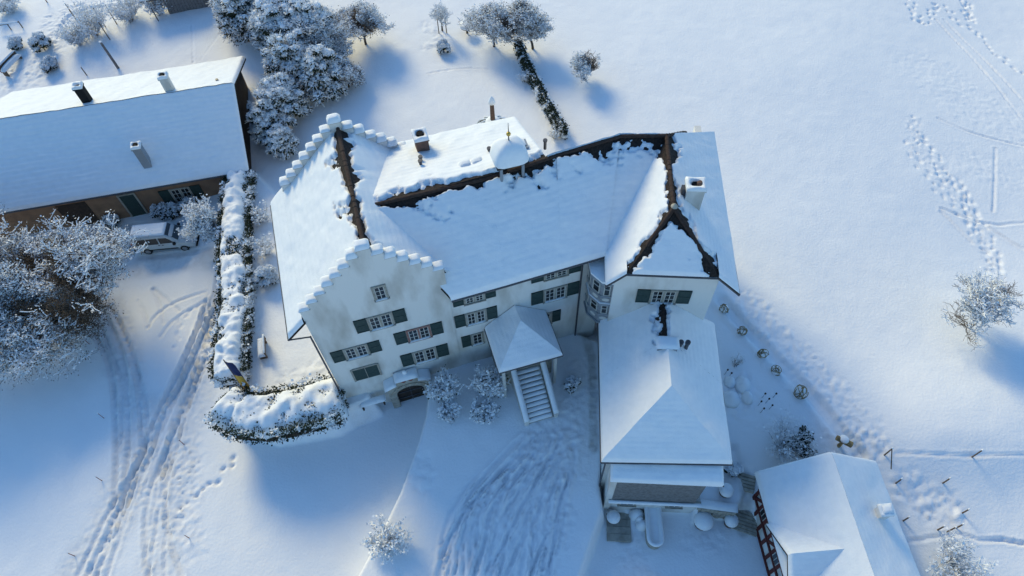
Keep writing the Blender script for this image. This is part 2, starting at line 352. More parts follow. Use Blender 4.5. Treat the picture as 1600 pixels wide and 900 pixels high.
# courtyard: a fan of wheel tracks
a0 = np.array([(672,898),(684,850),(704,800),(740,755),(790,712),(822,684)], float); a1 = np.array([(868,898),(884,840),(893,790),(902,745),(905,712),(900,680)], float)
rk = np.random.RandomState(31)
ts_ = np.linspace(-.14, 1, 14)[:, None]; cur = lambda a, t: np.stack([np.interp(t[:, 0], np.linspace(0, 1, 6), a[:, k], ) + np.minimum(t[:, 0], 0) * (a[1, k] - a[0, k]) * 5 for k in (0, 1)], 1)
for i_ in range(40):
    f = rk.rand(); g_ = np.clip(f + rk.normal() * .2, -.05, 1.1); ff = f * (1 - ts_) + g_ * ts_; n0 = 0 if rk.rand() < .75 else rk.randint(1, 6); n1 = rk.randint(9, 15)
    q = (cur(a0, ts_) * (1 - ff) + cur(a1, ts_) * ff)[n0:n1]; q[:, 0] += rk.normal() * 6 + 3 * np.sin(np.arange(len(q)) * .7 + i_); carve([tuple(p) for p in q], rk.uniform(.16, .34), rk.uniform(.05, .12), rk.uniform(.4, .9), rk.uniform(.0, .12), rk.uniform(.02, .07))
for i_ in range(20):
    f = rk.rand(); q = np.array([(260 - 130 * f, 900), (262 - 85 * f, 790), (270 - 62 * f, 720), (292 - 52 * f, 650), (324 - 42 * f, 565), (346 - 22 * f, 470)]) + rk.normal(size=(6, 2)) * 4; q = q[rk.randint(0, 3):]; carve([tuple(p) for p in q], rk.uniform(.16, .3), rk.uniform(.05, .11), rk.uniform(.3, .7), rk.uniform(.1, .3), .06)
for i_ in range(6):
    f = rk.rand(); q = np.array([(178 + 45 * f, 700), (180 + 45 * f, 640), (176 + 42 * f, 590), (160 + 40 * f, 530), (135 + 38 * f, 480)]) + rk.normal(size=(5, 2)) * 3; carve([tuple(p) for p in q], rk.uniform(.16, .3), rk.uniform(.05, .1), rk.uniform(.3, .7), rk.uniform(.1, .3), .06)
churn([(700,880),(760,790),(840,720)], 1.6, .03, .05, 4.0); churn([(800,880),(850,790),(890,730)], 1.7, .035, .05, 4.0); churn([(905,610),(880,660),(850,690),(890,720)], 1.6, .05, .1, 2.8); churn([(280,700),(300,760),(285,830)], 1.0, .05, .03, 3.4)
for pts in ([(690,850),(760,770),(850,720),(905,690)], [(800,880),(825,800),(870,720)], [(745,880),(770,820),(830,750)]): carve(pts, 0.26, 0.07, 0.4, 0.12)
churn([(850,660),(880,690),(905,640),(905,580)], 1.5, 0.05, 0.12, 2.4); churn([(830,655),(840,700),(800,800)], 1.2, 0.035, 0.08, 3); churn([(880,800),(860,880)], 1.0, 0.05, 0.05, 2.4)
churn([(640,735),(665,760),(655,720)], 0.9, 0.10, 0.0, 1.0); churn([(550,640),(600,632)], .5, .03, .25, 3)
# trampled way past the lamps on the east side and trails over the meadow
carve([(1128,470),(1165,512),(1210,560),(1262,612),(1318,680),(1345,712)], 0.75, 0.20, 0.35, 0.06, 0.12)
churn([(1165,470),(1230,540),(1290,600),(1345,660),(1360,700)], 1.3, 0.085, 0.0, 2.6); churn([(1140,505),(1200,570),(1250,620)], 0.7, 0.05, 0.0, 2.6)
for pts in ([(1428,180),(1432,250),(1470,310),(1510,350),(1545,400),(1556,440)], [(1495,275),(1530,340),(1560,420)], [(1446,210),(1480,290),(1530,350)]): prints(pts, 30, 0.10, 0.15, 0.25)
churn([(1428,190),(1432,240),(1490,290),(1510,320)], .9, 0.055, 0, 2.6); churn([(1520,345),(1550,400),(1562,440)], .8, .055, 0, 2.6); churn([(1300,680),(1370,700)], 1.2, .06, 0, 2.6)
for pts in ([(1424,0),(1432,32),(1447,36),(1462,4)], [(1466,2),(1500,34),(1522,45),(1545,75),(1600,118)], [(1508,0),(1520,34)]): prints(pts, 22, 0.12, 0.16, 0.22)
for pts in ([(1462,30),(1520,90),(1600,190)], [(1475,30),(1540,95),(1600,160)], [(1465,185),(1520,210),(1600,228)], [(1555,232),(1552,330)], [(1470,325),(1540,352),(1600,348)], [(1540,352),(1600,390)], [(1470,330),(1520,380)]): carve(pts, 0.24, 0.06, 0.5, 0.0)
churn([(1450,110),(1500,150),(1580,200)], 3.5, 0.03, 0, 1.6); churn([(1510,250),(1590,280)], 2.5, .03, 0, 1.8)
carve([(1418,847),(1460,840),(1496,832),(1530,846),(1560,842),(1602,850)], 0.24, 0.14, 0.3, 0.0, 0.03); carve([(1400,708),(1500,712),(1600,710)], 0.2, 0.06, 0.6, 0.0)
churn([(1420,765),(1450,790),(1480,800)], 1.3, 0.13, 0.0, 1.3); churn([(1205,660),(1170,650)], 1.1, .06, 0, 2); churn([(1165,600),(1150,640),(1180,620)], .9, .12, 0, 1.0)
# north-west garden path
churn([(10,125),(60,110),(75,70),(90,30),(140,8)], 1.9, 0.09, 0.03, 2.0); carve([(90,60),(100,30),(130,14),(200,6),(250,2)], 0.4, 0.12, 0.4, 0.03)
carve([(300,40),(302,98)], 0.2, 0.05, 0.4, 0); carve([(345,50),(312,95)], 0.15, 0.03, 0.4, 0); carve([(668,115),(720,106),(765,108)], 0.15, 0.05, 0.6, 0); churn([(665,40),(690,60),(670,75)], .8, .06, 0, 1.4)
churn([(1000,840),(990,880),(1010,900)], 1.0, .06, .02, 2.6); churn([(1120,845),(1080,850)], 1.0, .05, .03, 3); carve([(965,800),(975,838)], .9, .06, .1, .85, .03); churn([(1160,740),(1165,775),(1160,830)], .45, .06, .6, 3); churn([(905,500),(925,560),(928,700)], .35, .04, .75, 3); churn([(905,520),(925,520)], .5, .03, .9, 3)
churn([(470,585),(500,570),(440,595)], .6, .07, 0, 1.2); churn([(810,90),(850,170),(890,215)], .8, .04, 0, 1.2)
nx_, ny_ = len(gx), len(gy)
I = (np.arange(ny_ - 1)[:, None] * nx_ + np.arange(nx_ - 1)[None]).ravel()
ground = put('ground', np.stack([X, Y, Z], -1).reshape(-1, 3), np.stack([I, I + 1, I + 1 + nx_, I + nx_], 1), 'ground_snow', smooth=True)
ground['kind'] = 'structure'; ground['label'] = 'snow covered ground with wheel ruts and footprints'
wa = ground.data.attributes.new('worn', 'FLOAT', 'POINT'); wa.data.foreach_set('value', worn.ravel().astype(np.float32))

# ------------------------------------------------------------------ building pieces
def window(parent, fr, u0, u1, z0, z1, v=0.0, leaves=2, shut=(1, 1), fm='frame', sw=None, face=-1, snow=True, rows=2):
    """casement window with stone surround and open shutters on the wall plane v (outside is v*face)"""
    f = face; total = u1 - u0; ns = sum(1 for s_ in shut if s_); sw = sw or (total * (0.25 if leaves == 2 else 0.42))
    a = u0 + (sw if shut[0] else 0); c = u1 - (sw if shut[1] else 0); t = 0.13
    mb = MB(); vo = lambda d: tuple(sorted((v, v + f * d)))
    mb.box(fr, a, a + t, *vo(.07), z0, z1); mb.box(fr, c - t, c, *vo(.07), z0, z1); mb.box(fr, a + t, c - t, *vo(.07), z1 - t, z1); mb.box(fr, a - .03, c + .03, *vo(.13), z0 - .09, z0)
    if leaves == 2: mb.box(fr, (a + c) / 2 - t / 2, (a + c) / 2 + t / 2, *vo(.066), z0, z1 - t)
    wd = mb.build('window', fm, parent)
    bays = [(a + t, (a + c) / 2 - t / 2), ((a + c) / 2 + t / 2, c - t)] if leaves == 2 else [(a + t, c - t)]
    cs = MB()
    for (p, q) in bays:
        k = .045; zt = z1 - t
        cs.box(fr, p, p + k, *vo(.045), z0, zt); cs.box(fr, q - k, q, *vo(.045), z0, zt); cs.box(fr, p + k, q - k, *vo(.045), z0, z0 + k); cs.box(fr, p + k, q - k, *vo(.045), zt - k, zt)
        cs.box(fr, (p + q) / 2 - .02, (p + q) / 2 + .02, *vo(.043), z0 + k, zt - k)
        for j in range(1, rows + 1):
            zz = z0 + (zt - z0) * j / (rows + 1); cs.box(fr, p + k, q - k, *vo(.040), zz - .017, zz + .017)
        g = MB(); g.box(fr, p + .002, q - .002, *vo(.018), z0 + .002, zt - .002); g.build('pane', 'glass', wd)
    cs.build('casement', 'white_paint', wd)
    for s_, (p, q) in zip(shut, ((u0, a - .02), (c + .02, u1))):
        if not s_: continue
        sb = MB(); sb.box(fr, p, q, *vo(.05), z0, z1)
        k = .07
        sb.box(fr, p, p + k, *vo(.068), z0, z1); sb.box(fr, q - k, q, *vo(.068), z0, z1); sb.box(fr, p + k, q - k, *vo(.068), z1 - k, z1); sb.box(fr, p + k, q - k, *vo(.068), z0, z0 + k); sb.box(fr, p + k, q - k, *vo(.066), (z0 + z1) / 2 - .04, (z0 + z1) / 2 + .04)
        sh = sb.build('shutter', 'shutter', wd)
    if snow:
        p = MB(); pillow(p, fr, a, c, *vo(.14), z0 - .02, .06, nx=5, ny=3); p.build('sill_snow', 'snow', wd, True)
    return wd
def ridge_tiles(mb, p, q, r=0.15, step=0.38):
    r = min(r, .115)
    p = np.asarray(p, float); q = np.asarray(q, float); Ln = np.linalg.norm(q - p); d = (q - p) / Ln; k = int(Ln / step); s_ = np.cross(d, [0, 0, 1.0]); s_ /= np.linalg.norm(s_); up_ = np.cross(s_, d)
    for i in range(k):
        a = p + d * (Ln * i / k); b_ = p + d * (Ln * (i + 1.12) / k); j = rs.uniform(-.015, .015, 2)
        ring = lambda c, rr: [c + (s_ * math.cos(t) + up_ * math.sin(t)) * rr for t in np.linspace(-.25, math.pi + .25, 7)]
        A_ = ring(a + up_ * j[0], r * 1.08); B_ = ring(b_ + up_ * j[1], r * .92)
        mb.add(A_ + B_, [(m_, m_ + 1, 7 + m_ + 1, 7 + m_) for m_ in range(6)] + [tuple(range(7))[::-1], tuple(range(7, 14))])
def chimney(parent, fr, u, v, z0, z1, a, b_, m='plaster', name='chimney', snow=True, cap='slab', flue=True):
    mb = MB(); mb.box(fr, u - a / 2, u + a / 2, v - b_ / 2, v + b_ / 2, z0, z1)
    mb.box(fr, u - a / 2 - .06, u + a / 2 + .06, v - b_ / 2 - .06, v + b_ / 2 + .06, z1, z1 + .1)
    c = mb.build(name, m, parent)
    if flue:
        f_ = MB(); f_.lathe(fr.P(u, v, 0), [(a * .26, z1 + .02), (a * .27, z1 + .34)], 12); f_.build('flue', 'soot', c)
    if snow:
        s_ = MB(); rr = a * .30
        # ring of snow around the flue
        n_ = 24; V = []
        for (k, hgt) in ((1.0, 0.0), (.97, .16), (.80, .22), (.62, .20), (.55, .02)):
            for i in range(n_):
                t_ = 2 * math.pi * i / n_; cx, cy = math.cos(t_), math.sin(t_); q = 1 / max(abs(cx), abs(cy)) if k > .7 else 1.0
                V.append(fr.P(u + (a / 2 + .06) * cx * q * k, v + (b_ / 2 + .06) * cy * q * k, z1 + .1 + hgt * (1 + .2 * math.sin(3 * t_))))
        s_.add(V, [(j * n_ + i, j * n_ + (i + 1) % n_, (j + 1) * n_ + (i + 1) % n_, (j + 1) * n_ + i) for j in range(4) for i in range(n_)]); s_.build('chimney_snow', 'snow', c, True)
    return c

# ------------------------------------------------------------------ manor house
man = thing('manor_house', 'large white manor house with stepped gables and snow covered roofs', 'house', M.P(8, 4, -1.5))
# --- gabled block
prof = [(-0.3, -4.6), (-0.3, 9.55)]
LS = [(-0.3 + 0.546 * k, 9.55 + 0.55 * k) for k in range(7)]
for k, (u, z) in enumerate(LS): prof += ([(u, z)] if k else []) + [(u + 0.546, z)]
prof += [(3.52, 13.35), (4.22, 13.35)]
RS = [(4.22, 12.75), (4.79, 12.23), (5.36, 11.71), (5.93, 11.2), (6.50, 10.7), (7.07, 10.18)]
for u, z in RS: prof += [(u, z), (u + 0.57, z)]
prof = [p for i, p in enumerate(prof) if i == 0 or p != prof[i - 1]] + [(7.64, -4.6)]
for v0, v1, nm in ((0.0, 0.45, 'front'), (9.45, 9.9, 'rear')):
    mb = MB(); mb.prism([M.P(u, v0, z) for u, z in prof], [M.P(u, v1, z) for u, z in prof])
    g = mb.build('stepped_gable', 'plaster', man); g['label'] = 'white plastered stepped gable wall'
    for (u, z), wdt in [(s_, .546) for s_ in LS] + [((3.52, 13.35), .70)] + [(s_, .57) for s_ in RS]:
        cp = MB(); cp.box(M, u - .03, u + wdt + .03, v0 - .06, v1 + .06, z, z + .05); c = cp.build('coping', 'stone', g)
        p = MB(); pillow(p, M, u - .05, u + wdt + .03, v0 - .08, v1 + .08, z + .045, rs.uniform(.15, .34), nx=8, ny=7); p.build('coping_snow', 'snow', c, True)
mb = MB(); mb.box(M, -0.3, 0.1, 0.45, 9.45, -4.5, 8.4); mb.build('wall', 'plaster', man)
mb = MB(); mb.box(M, 7.24, 7.64, 9.0, 9.45, -4, 9.6); mb.build('wall', 'plaster', man)
rid, eW, eE = (3.95, 12.9), (-1.5, 7.5), (8.2, 8.68)
roof = MB(); sn = MB()
def rp(fr, e, v): return fr.P(e[0], v, e[1])
mid = (-0.35, 7.5 + 1.15 * (12.9 - 7.5) / 5.45)
roof.slab([rp(M, eW, .45), rp(M, eW, 9.45), rp(M, rid, 9.45), rp(M, rid, .45)], .14); roof.slab([rp(M, eE, 9.45), rp(M, eE, .45), rp(M, rid, .45), rp(M, rid, 9.45)], .14)
roof.slab([rp(M, eW, -.15), rp(M, eW, .45), rp(M, mid, .45), rp(M, mid, -.15)], .139); roof.slab([rp(M, eW, 9.45), rp(M, eW, 10.1), rp(M, mid, 10.1), rp(M, mid, 9.45)], .139)
roof.build('block_roof', 'tile', man)
snow_field(sn, rp(M, eW, -.15), rp(M, eW, 10.1), rp(M, mid, 10.1), rp(M, mid, -.15), rnd=('AB', 'AD', 'BC'), thick=.22)
snow_field(sn, rp(M, mid, .45), rp(M, mid, 9.45), rp(M, rid, 9.45), rp(M, rid, .45), bare={'DC': .5}, thick=.22)
snow_field(sn, rp(M, eE, 9.45), rp(M, eE, .45), rp(M, rid, .45), rp(M, rid, 9.45), bare={'DC': .42}, thick=.20)
sn.build('block_roof_snow', 'snow', man, True)
rt = MB(); ridge_tiles(rt, M.P(3.95, .5, 12.93), M.P(3.95, 9.4, 12.93), .17); rt.build('ridge_tiles', 'ridge_tile', man)
gt = MB(); gt.tube(rp(M, eW, -.15) + [0, 0, -.1], rp(M, eW, 10.1) + [0, 0, -.1], .08, .08); gt.tube(M.P(-1.5, -.12, 7.38), M.P(-.38, -.12, 7.15), .05, .05, 6); gt.tube(M.P(-.38, -.1, 7.15), M.P(-.38, -.1, -3.4), .055, .055, 6); gt.build('gutter', 'metal', man)
# windows of the front
w_ = lambda *a, **k: window(man, M, *a, **k)
w_(2.08, 5.03, 6.12, 7.42); w_(3.98, 6.94, 3.76, 5.05, fm='frame_red'); w_(0.14, 3.07, 3.6, 4.82); w_(3.94, 7.0, .92, 2.34)
w_(3.62, 4.42, 8.9, 10.15, leaves=1, shut=(0, 0), rows=2)
sb = MB(); sb.box(M, .88, 2.42, -.06, 0, .75, 2.15); c = sb.build('closed_shutter', 'shutter', man)
sb = MB(); sb.box(M, .76, .88, -.08, 0, .7, 2.2); sb.box(M, 2.42, 2.54, -.08, 0, .7, 2.2); sb.box(M, .88, 2.42, -.08, 0, 2.15, 2.27); sb.box(M, 1.63, 1.67, -.075, -.058, .75, 2.15); sb.build('frame', 'frame', c)
# --- hall
mb = MB(); mb.box(M, 7.64, 17.2, 0.06, 0.5, -4.6, 7.9); mb.build('wall', 'plaster', man)
mb = MB(); mb.box(M, 7.64, 14.6, 9.4, 9.86, -1.5, 9.75); mb.box(M, 14.3, 14.6, 6, 9.4, -1.5, 9.75); mb.build('wall', 'plaster', man)
mb = MB(); mb.box(M, 14.6, 20, 7.4, 7.8, -1.5, 8.4); mb.build('wall', 'plaster', man)
w2 = lambda *a, **k: window(man, M, *a, v=.06, **k)
w2(7.72, 10.4, 3.78, 5.08); w2(7.8, 10.4, 6.15, 7.0, snow=False); w2(7.93, 9.4, 1.2, 2.5, leaves=1, shut=(1, 0)); w2(12.6, 15.7, 4.08, 5.4); w2(12.6, 15.7, 6.5, 7.3, snow=False); w2(13.2, 14.6, 1.37, 2.65, leaves=1, shut=(0, 1))
roof = MB(); sn = MB()
eh = lambda u: M.P(u, -.6, 7.8 + .0 * u) if u < 9 else M.P(u, -.6, 7.8 + (u - 9) * .062)
A1, B1, C1, D1 = M.P(7.68, -.6, 7.82), M.P(11, -.6, 7.93), M.P(11.2, 3.87, 12.0), M.P(4.4, 3.9, 12.0)
B2 = M.P(16.9, -.6, 8.28); C2 = M.P(19.2, 4.2, 12.5); Cm = M.P(15.3, 3.95, 12.42); Bm = M.P(14.2, -.6, 8.12)
E1 = M.P(7.68, .46, 8.82); E2 = M.P(5.6, .46, 8.82)
for q in ([A1, B1, C1, D1], [B1, Bm, Cm, C1], [Bm, B2, C2, Cm], [E2, E1, E1 * .02 + D1 * .98, D1]): roof.slab(q, .14)
snow_field(sn, A1, B1, C1, D1, rnd=('AB',), bare={'DC': .62}); snow_field(sn, B1, Bm, Cm, C1, rnd=('AB',), bare={'DC': .62}); snow_field(sn, Bm, B2, C2, Cm, rnd=('AB',), bare={'DC': .55})
snow_field(sn, E2, E1, E1 * .02 + D1 * .98, D1, lift=-.02)
# rear lean-to slope (flatter) and the steep part behind the ridge
N1, N2 = M.P(4.6, 10.25, 9.95), M.P(14.8, 10.25, 9.95); N3 = M.P(14.8, 3.95, 12.36); 
roof.slab([N1, N2, N3, D1 + [0, 0, .02]], .14); snow_field(sn, N1, N2, N3, D1 + [0, 0, .02], rnd=('AB', 'BC'), bare={'DC': .30}, thick=.24)
Q1, Q2 = M.P(14.8, 7.8, 7.5), M.P(20.6, 8.0, 7.4)
roof.slab([Q2, Q1, N3, C2], .14); snow_field(sn, Q1, Q2, C2, N3, bare={'DC': .05}, thick=.24)
roof.build('hall_roof', 'tile', man); sn.build('hall_roof_snow', 'snow', man, True)
rt = MB(); ridge_tiles(rt, M.P(4.5, 3.9, 12.04), M.P(11.2, 3.87, 12.04), .17); ridge_tiles(rt, M.P(11.2, 3.87, 12.04), Cm + [0, 0, .04], .17); ridge_tiles(rt, Cm + [0, 0, .04], C2 + [0, 0, .04], .17); rt.build('ridge_tiles', 'ridge_tile', man)
gt = MB(); gt.tube(A1 + [0, 0, -.1], B1 + [0, 0, -.1], .07, .07); gt.tube(B1 + [0, 0, -.1], B2 + [0, 0, -.1], .07, .07); gt.tube(M.P(15.75, -.05, 7.9), M.P(15.75, -.05, -1.2), .06, .06, 6); gt.build('gutter', 'metal', man)
# --- east wing
RZ = 12.15; K1 = C2; T0 = W.P(2.52, .75, RZ); T1 = W.P(2.52, 6.2, RZ)
wS = lambda p: RZ - (2.52 - p) * (RZ - 8.2) / 3.32; eS = lambda p: RZ - (p - 2.52) * (RZ - 8.5) / 3.98
H1 = W.P(.25, -1.65, wS(.25)); H2 = W.P(5.1, -1.95, eS(5.1)); zh = (H1[2] + H2[2]) / 2
roof = MB(); sn = MB()
planes = [((W.P(-.8, 4.5, 8.2), W.P(-.8, -1.65, 8.2), H1, W.P(.25, 4.5, wS(.25))), ('AB', 'BC'), None), ((W.P(.25, 6.2, wS(.25)), H1, T0, T1), (), {'DC': .75, 'BC': .34}),
          ((H1, H2, T0 + [.03, 0, 0], T0 - [.03, 0, 0]), ('AB',), {'AD': .24, 'BC': .36}),
          ((W.P(6.5, -2.1, 8.5), W.P(6.5, 10.3, 8.5), W.P(5.1, 8.9, eS(5.1)), H2), ('AB', 'AD'), None), ((H2, W.P(5.1, 8.9, eS(5.1)), T1, T0), (), {'DC': .55, 'AD': .45}),
          ((W.P(6.5, 10.3, 8.5), W.P(-2.2, 9.9, 6.4), K1 + [0, .05, 0], T1), (), {'DC': .1}), ((B2, M.P(19.4, -.9, 8.0), T1, C2), (), {'DC': .7})]
for q, r_, b_ in planes:
    roof.slab(q, .14); snow_field(sn, *q, rnd=r_, bare=b_, thick=.19)
roof.build('wing_roof', 'tile', man); sn.build('wing_roof_snow', 'snow', man, True)
rt = MB()
for p, q in ((T0, T1), (T1, K1), (T0, H1 * .55 + T0 * .45), (T0, H2 * .62 + T0 * .38), (T1, W.P(4.0, 7.95, eS(4.0)))): ridge_tiles(rt, p + [0, 0, .05], q + [0, 0, .05], .17)
rt.build('ridge_tiles', 'ridge_tile', man)
mb = MB(); mb.lathe(T0 + [0, 0, .12], [(.12, 0), (.2, .08), (.1, .2), (.02, .3)], 10); mb.build('ridge_knob', 'stone', man)
front = [(-.25, -2.5), (5.5, -2.5), (5.5, eS(5.5) - .2), (4.95, eS(5.1) - .2), (.3, wS(.25) - .2), (-.25, wS(-.25) - .25)]
mb = MB(); mb.prism([W.P(p, -1.2, z) for p, z in front], [W.P(p, -.8, z) for p, z in front]); mb.build('wall', 'plaster', man)
mb = MB(); mb.box(W, 5.1, 5.5, -.8, 10.4, -2.5, eS(5.5) - .25); mb.box(W, -.25, .15, -.8, 3, -2.5, wS(-.25) - .25); mb.build('wall', 'plaster', man)
window(man, W, 1.15, 4.25, 6.05, 7.35, v=-1.2)
gt = MB(); gt.tube(H1 + [0, 0, -.1], H2 + [0, 0, -.1], .06, .06); gt.tube(W.P(6.5, -2.1, 8.4), W.P(6.5, 10.3, 8.4), .06, .06); gt.tube(W.P(6.5, -2.11, 8.35), H2 + [0, 0, -.12], .05, .05, 6); gt.tube(W.P(-.8, -1.66, 8.1), H1 + [0, 0, -.12], .05, .05, 6); gt.build('gutter', 'metal', man)
# chimney on the east slope: open pot with a leaning front
c = chimney(man, W, 3.75, 2.2, eS(3.75) - .8, 12.35, .95, .8, flue=False)
f_ = MB(); f_.lathe(W.P(3.85, 2.2, 0), [(.3, 12.40), (.32, 12.47)], 14); f_.build('flue', 'soot', c)
f_ = MB(); f_.lathe(W.P(3.95, 2.25, 0), [(.14, 12.45), (.16, 12.6), (.1, 12.68)], 10); f_.build('chimney_pot', 'terracotta', c)
mb = MB(); mb.box(W, 3.05, 3.26, 2.0, 2.35, 10.9, 12.3); mb.build('vent_pipe', 'metal', man)
# --- oriel in the corner
ring = [(-.25, -1.0), (-.85, -.95), (-1.45, -.35), (-1.6, .45), (-.25, .9)]
def orl(name, z0, z1, m, off=0.0, par=man):
    c = np.array([-.25, 0.0]); pts = [np.array(p) + (np.array(p) - c) / np.linalg.norm(np.array(p) - c) * off for p in ring]
    mb = MB(); mb.prism([W.P(p[0], p[1], z0) for p in pts], [W.P(p[0], p[1], z1) for p in pts]); return mb.build(name, m, par)
ori = orl('oriel', 3.3, 7.5, 'grey_paint')
for z0, z1, of in ((3.2, 3.35, .1), (4.15, 4.27, .07), (5.25, 5.42, .1), (6.1, 6.22, .07), (7.4, 7.55, .12)): orl('moulding', z0, z1, 'zinc', of, ori)
orl('oriel_snow', 7.55, 7.7, 'snow', .1, ori); orl('ledge_snow', 5.42, 5.47, 'snow', .08, ori)
for (pa, pb) in (((-.25, -1.0), (-.85, -.95)), ((-.85, -.95), (-1.45, -.35)), ((-1.45, -.35), (-1.6, .45))):
    pa, pb = np.array(pa), np.array(pb); e = pb - pa; Ln = np.linalg.norm(e); e /= Ln; nrm = np.array([-e[1], e[0]]); nrm = nrm if nrm @ ((pa + pb) / 2 - [-.25, 0]) > 0 else -nrm
    for z0, z1 in ((4.3, 5.2), (6.25, 7.3)):
        def bar(a, b_, c0, c1, d): return [W.P(*(pa + e * s_ + nrm * dd), z) for z in (c0, c1) for s_, dd in ((a, 0), (b_, 0), (b_, d), (a, d))]
        fc = [(3, 2, 1, 0), (4, 5, 6, 7), (0, 1, 5, 4), (1, 2, 6, 5), (2, 3, 7, 6), (3, 0, 4, 7)]
        a, b_ = Ln * .18, Ln * .82; mb = MB()
        for q in ((a, a + .06, z0, z1), (b_ - .06, b_, z0, z1), (a + .06, b_ - .06, z1 - .06, z1), (a + .06, b_ - .06, z0, z0 + .06), (a + .06, b_ - .06, (z0 * .4 + z1 * .6) - .025, (z0 * .4 + z1 * .6) + .025)): mb.add(bar(*q, .05), fc)
        wd = mb.build('oriel_window', 'curtain', ori); g = MB(); g.add(bar(a + .05, b_ - .05, z0 + .05, z1 - .05, .02), fc); g.build('pane', 'glass', wd)
    for zc in (3.75, 5.8):
        mb = MB(); mid_ = (pa + pb) / 2 + nrm * .03
        mb.add([W.P(*(mid_ + e * (.22 * math.cos(t))), zc + .16 * math.sin(t)) for t in np.arange(12) * math.pi / 6] + [W.P(*(mid_ - nrm * .03 + e * (.22 * math.cos(t))), zc + .16 * math.sin(t)) for t in np.arange(12) * math.pi / 6], [tuple(range(12))] + [(i, (i + 1) % 12, 12 + (i + 1) % 12, 12 + i) for i in range(12)])
        mb.build('oval_panel', 'white_paint', ori)
# --- portal of the vaulted cellar
pt = MB(); arch = [(2.98 + 1.0 - 0 + .9 * -math.cos(t), -2.0 + .95 * math.sin(t)) for t in np.linspace(0, math.pi, 15)]
arch = [(3.92 + .92 * -math.cos(t), -1.75 + .78 * math.sin(t)) for t in np.linspace(0, math.pi, 17)]
outer = [(2.5, -4.2), (2.5, -.55), (3.3, -.12), (4.55, -.12), (5.35, -.55), (5.35, -4.2)]
poly = outer + [(4.84, -4.2)] + arch[::-1] + [(3.0, -4.2)]
pt.prism([M.P(u, -.5, z) for u, z in poly], [M.P(u, -.004, z) for u, z in poly]); portal = pt.build('portal', 'stone', man); portal['label'] = 'stone portal with snow topped cornice around the cellar gate'
for i in range(16):      # voussoirs, standing proud
    t0, t1 = math.pi * i / 16 + .012, math.pi * (i + 1) / 16 - .012
    q = [(3.92 - math.cos(t) * r_[0], -1.75 + math.sin(t) * r_[1]) for t, r_ in ((t0, (.93, .79)), (t0, (1.26, 1.14)), (t1, (1.26, 1.14)), (t1, (.93, .79)))]
    v = MB(); v.prism([M.P(u, -.55, z) for u, z in q], [M.P(u, -.48, z) for u, z in q]); v.build('voussoir', 'stone', portal)
for s_ in (2.52, 4.87):
    for k in range(6):
        v = MB(); v.box(M, s_, s_ + .46, -.545, -.48, -3.9 + k * .36, -3.9 + k * .36 + .33); v.build('quoin', 'stone', portal)
for (ua, za, ub, zb) in ((2.38, -.42, 3.2, -.02), (4.65, -.02, 5.5, -.42)):
    v = MB(); v.prism([M.P(ua, -.75, za - .12), M.P(ub, -.75, zb - .12), M.P(ub, -.75, zb), M.P(ua, -.75, za)], [M.P(ua, .0, za - .12), M.P(ub, .0, zb - .12), M.P(ub, .0, zb), M.P(ua, .0, za)]); cc = v.build('cornice', 'stone', portal)
    s2 = MB(); snow_field(s2, M.P(ua - .03, -.8, za), M.P(ub, -.8, zb), M.P(ub, -.02, zb), M.P(ua - .03, -.02, za), thick=.14, rnd=('AB', 'AD', 'BC'), res=.08); s2.build('cornice_snow', 'snow', cc, True)
v = MB(); v.box(M, 3.3, 4.55, -.6, -.004, -.1, .3); v.box(M, 3.2, 4.65, -.75, -.003, .3, .42); cr = v.build('crest_panel', 'stone', portal)
s2 = MB(); pillow(s2, M, 3.15, 4.7, -.8, 0, .42, .2, nx=10, ny=6); s2.build('cornice_snow', 'snow', cr, True)
for s_ in (3.68, 4.15):
    v = MB(); v.lathe(M.P(s_, -.62, 0), [(.04, -.02), (.16, .03), (.18, .12), (.1, .22), (.02, .26)], 8, 1, .5); v.build('coat_of_arms', 'rust_red', cr)
v = MB(); v.lathe(M.P(3.92, -.35, .6), [(.1, 0), (.15, .1), (.16, .2), (.1, .3), (.02, .34)], 10); v.build('ball_finial', 'snow', cr, True)
v = MB(); gp = [(3.0, -4.2)] + arch + [(4.84, -4.2)]; v.prism([M.P(u, -.2, z) for u, z in gp], [M.P(u, -.12, z) for u, z in gp]); gate = v.build('gate', 'dark_wood', portal); gate['label'] = 'dark arched wooden cellar gate'
v = MB(); v.box(M, 3.05, 4.8, -.24, -.2, -3.0, -2.92); v.box(M, 3.05, 4.8, -.24, -.2, -2.2, -2.12); v.box(M, 3.9, 3.94, -.23, -.2, -3.6, -1.0); v.build('iron_strap', 'metal', gate)
# --- entrance porch and stairs
roof = MB(); sn = MB(); ez = 2.8; ap = M.P(11.5, 0.02, 4.4); hp = M.P(11.55, -1.15, 4.4)
a_, b_, c_, d_ = M.P(9.5, .02, ez), M.P(9.5, -3.25, ez), M.P(13.6, -3.25, ez), M.P(13.6, .02, ez)
for q, r_ in (((a_, b_, hp, ap), ('AB',)), ((b_, c_, hp + [.02, 0, 0], hp - [.02, 0, 0]), ('AB',)), ((c_, d_, ap, hp), ('AB',))):
    roof.slab(q, .1); snow_field(sn, *q, rnd=r_, thick=.16, res=.1)
pr = roof.build('porch_roof', 'tile', man); sn.build('porch_snow', 'snow', pr, True)
mb = MB(); mb.tube(b_ - [0, 0, .08], c_ - [0, 0, .08], .05, .05, 6); mb.tube(a_ - [0, 0, .08], b_ - [0, 0, .08], .05, .05, 6); mb.tube(c_ - [0, 0, .08], d_ - [0, 0, .08], .05, .05, 6); mb.build('gutter', 'metal', pr)
for u in (9.85, 13.25):
    mb = MB(); mb.box(M, u - .09, u + .09, -3.0, -2.82, -1.4, ez - .12); mb.build('post', 'white_paint', pr)
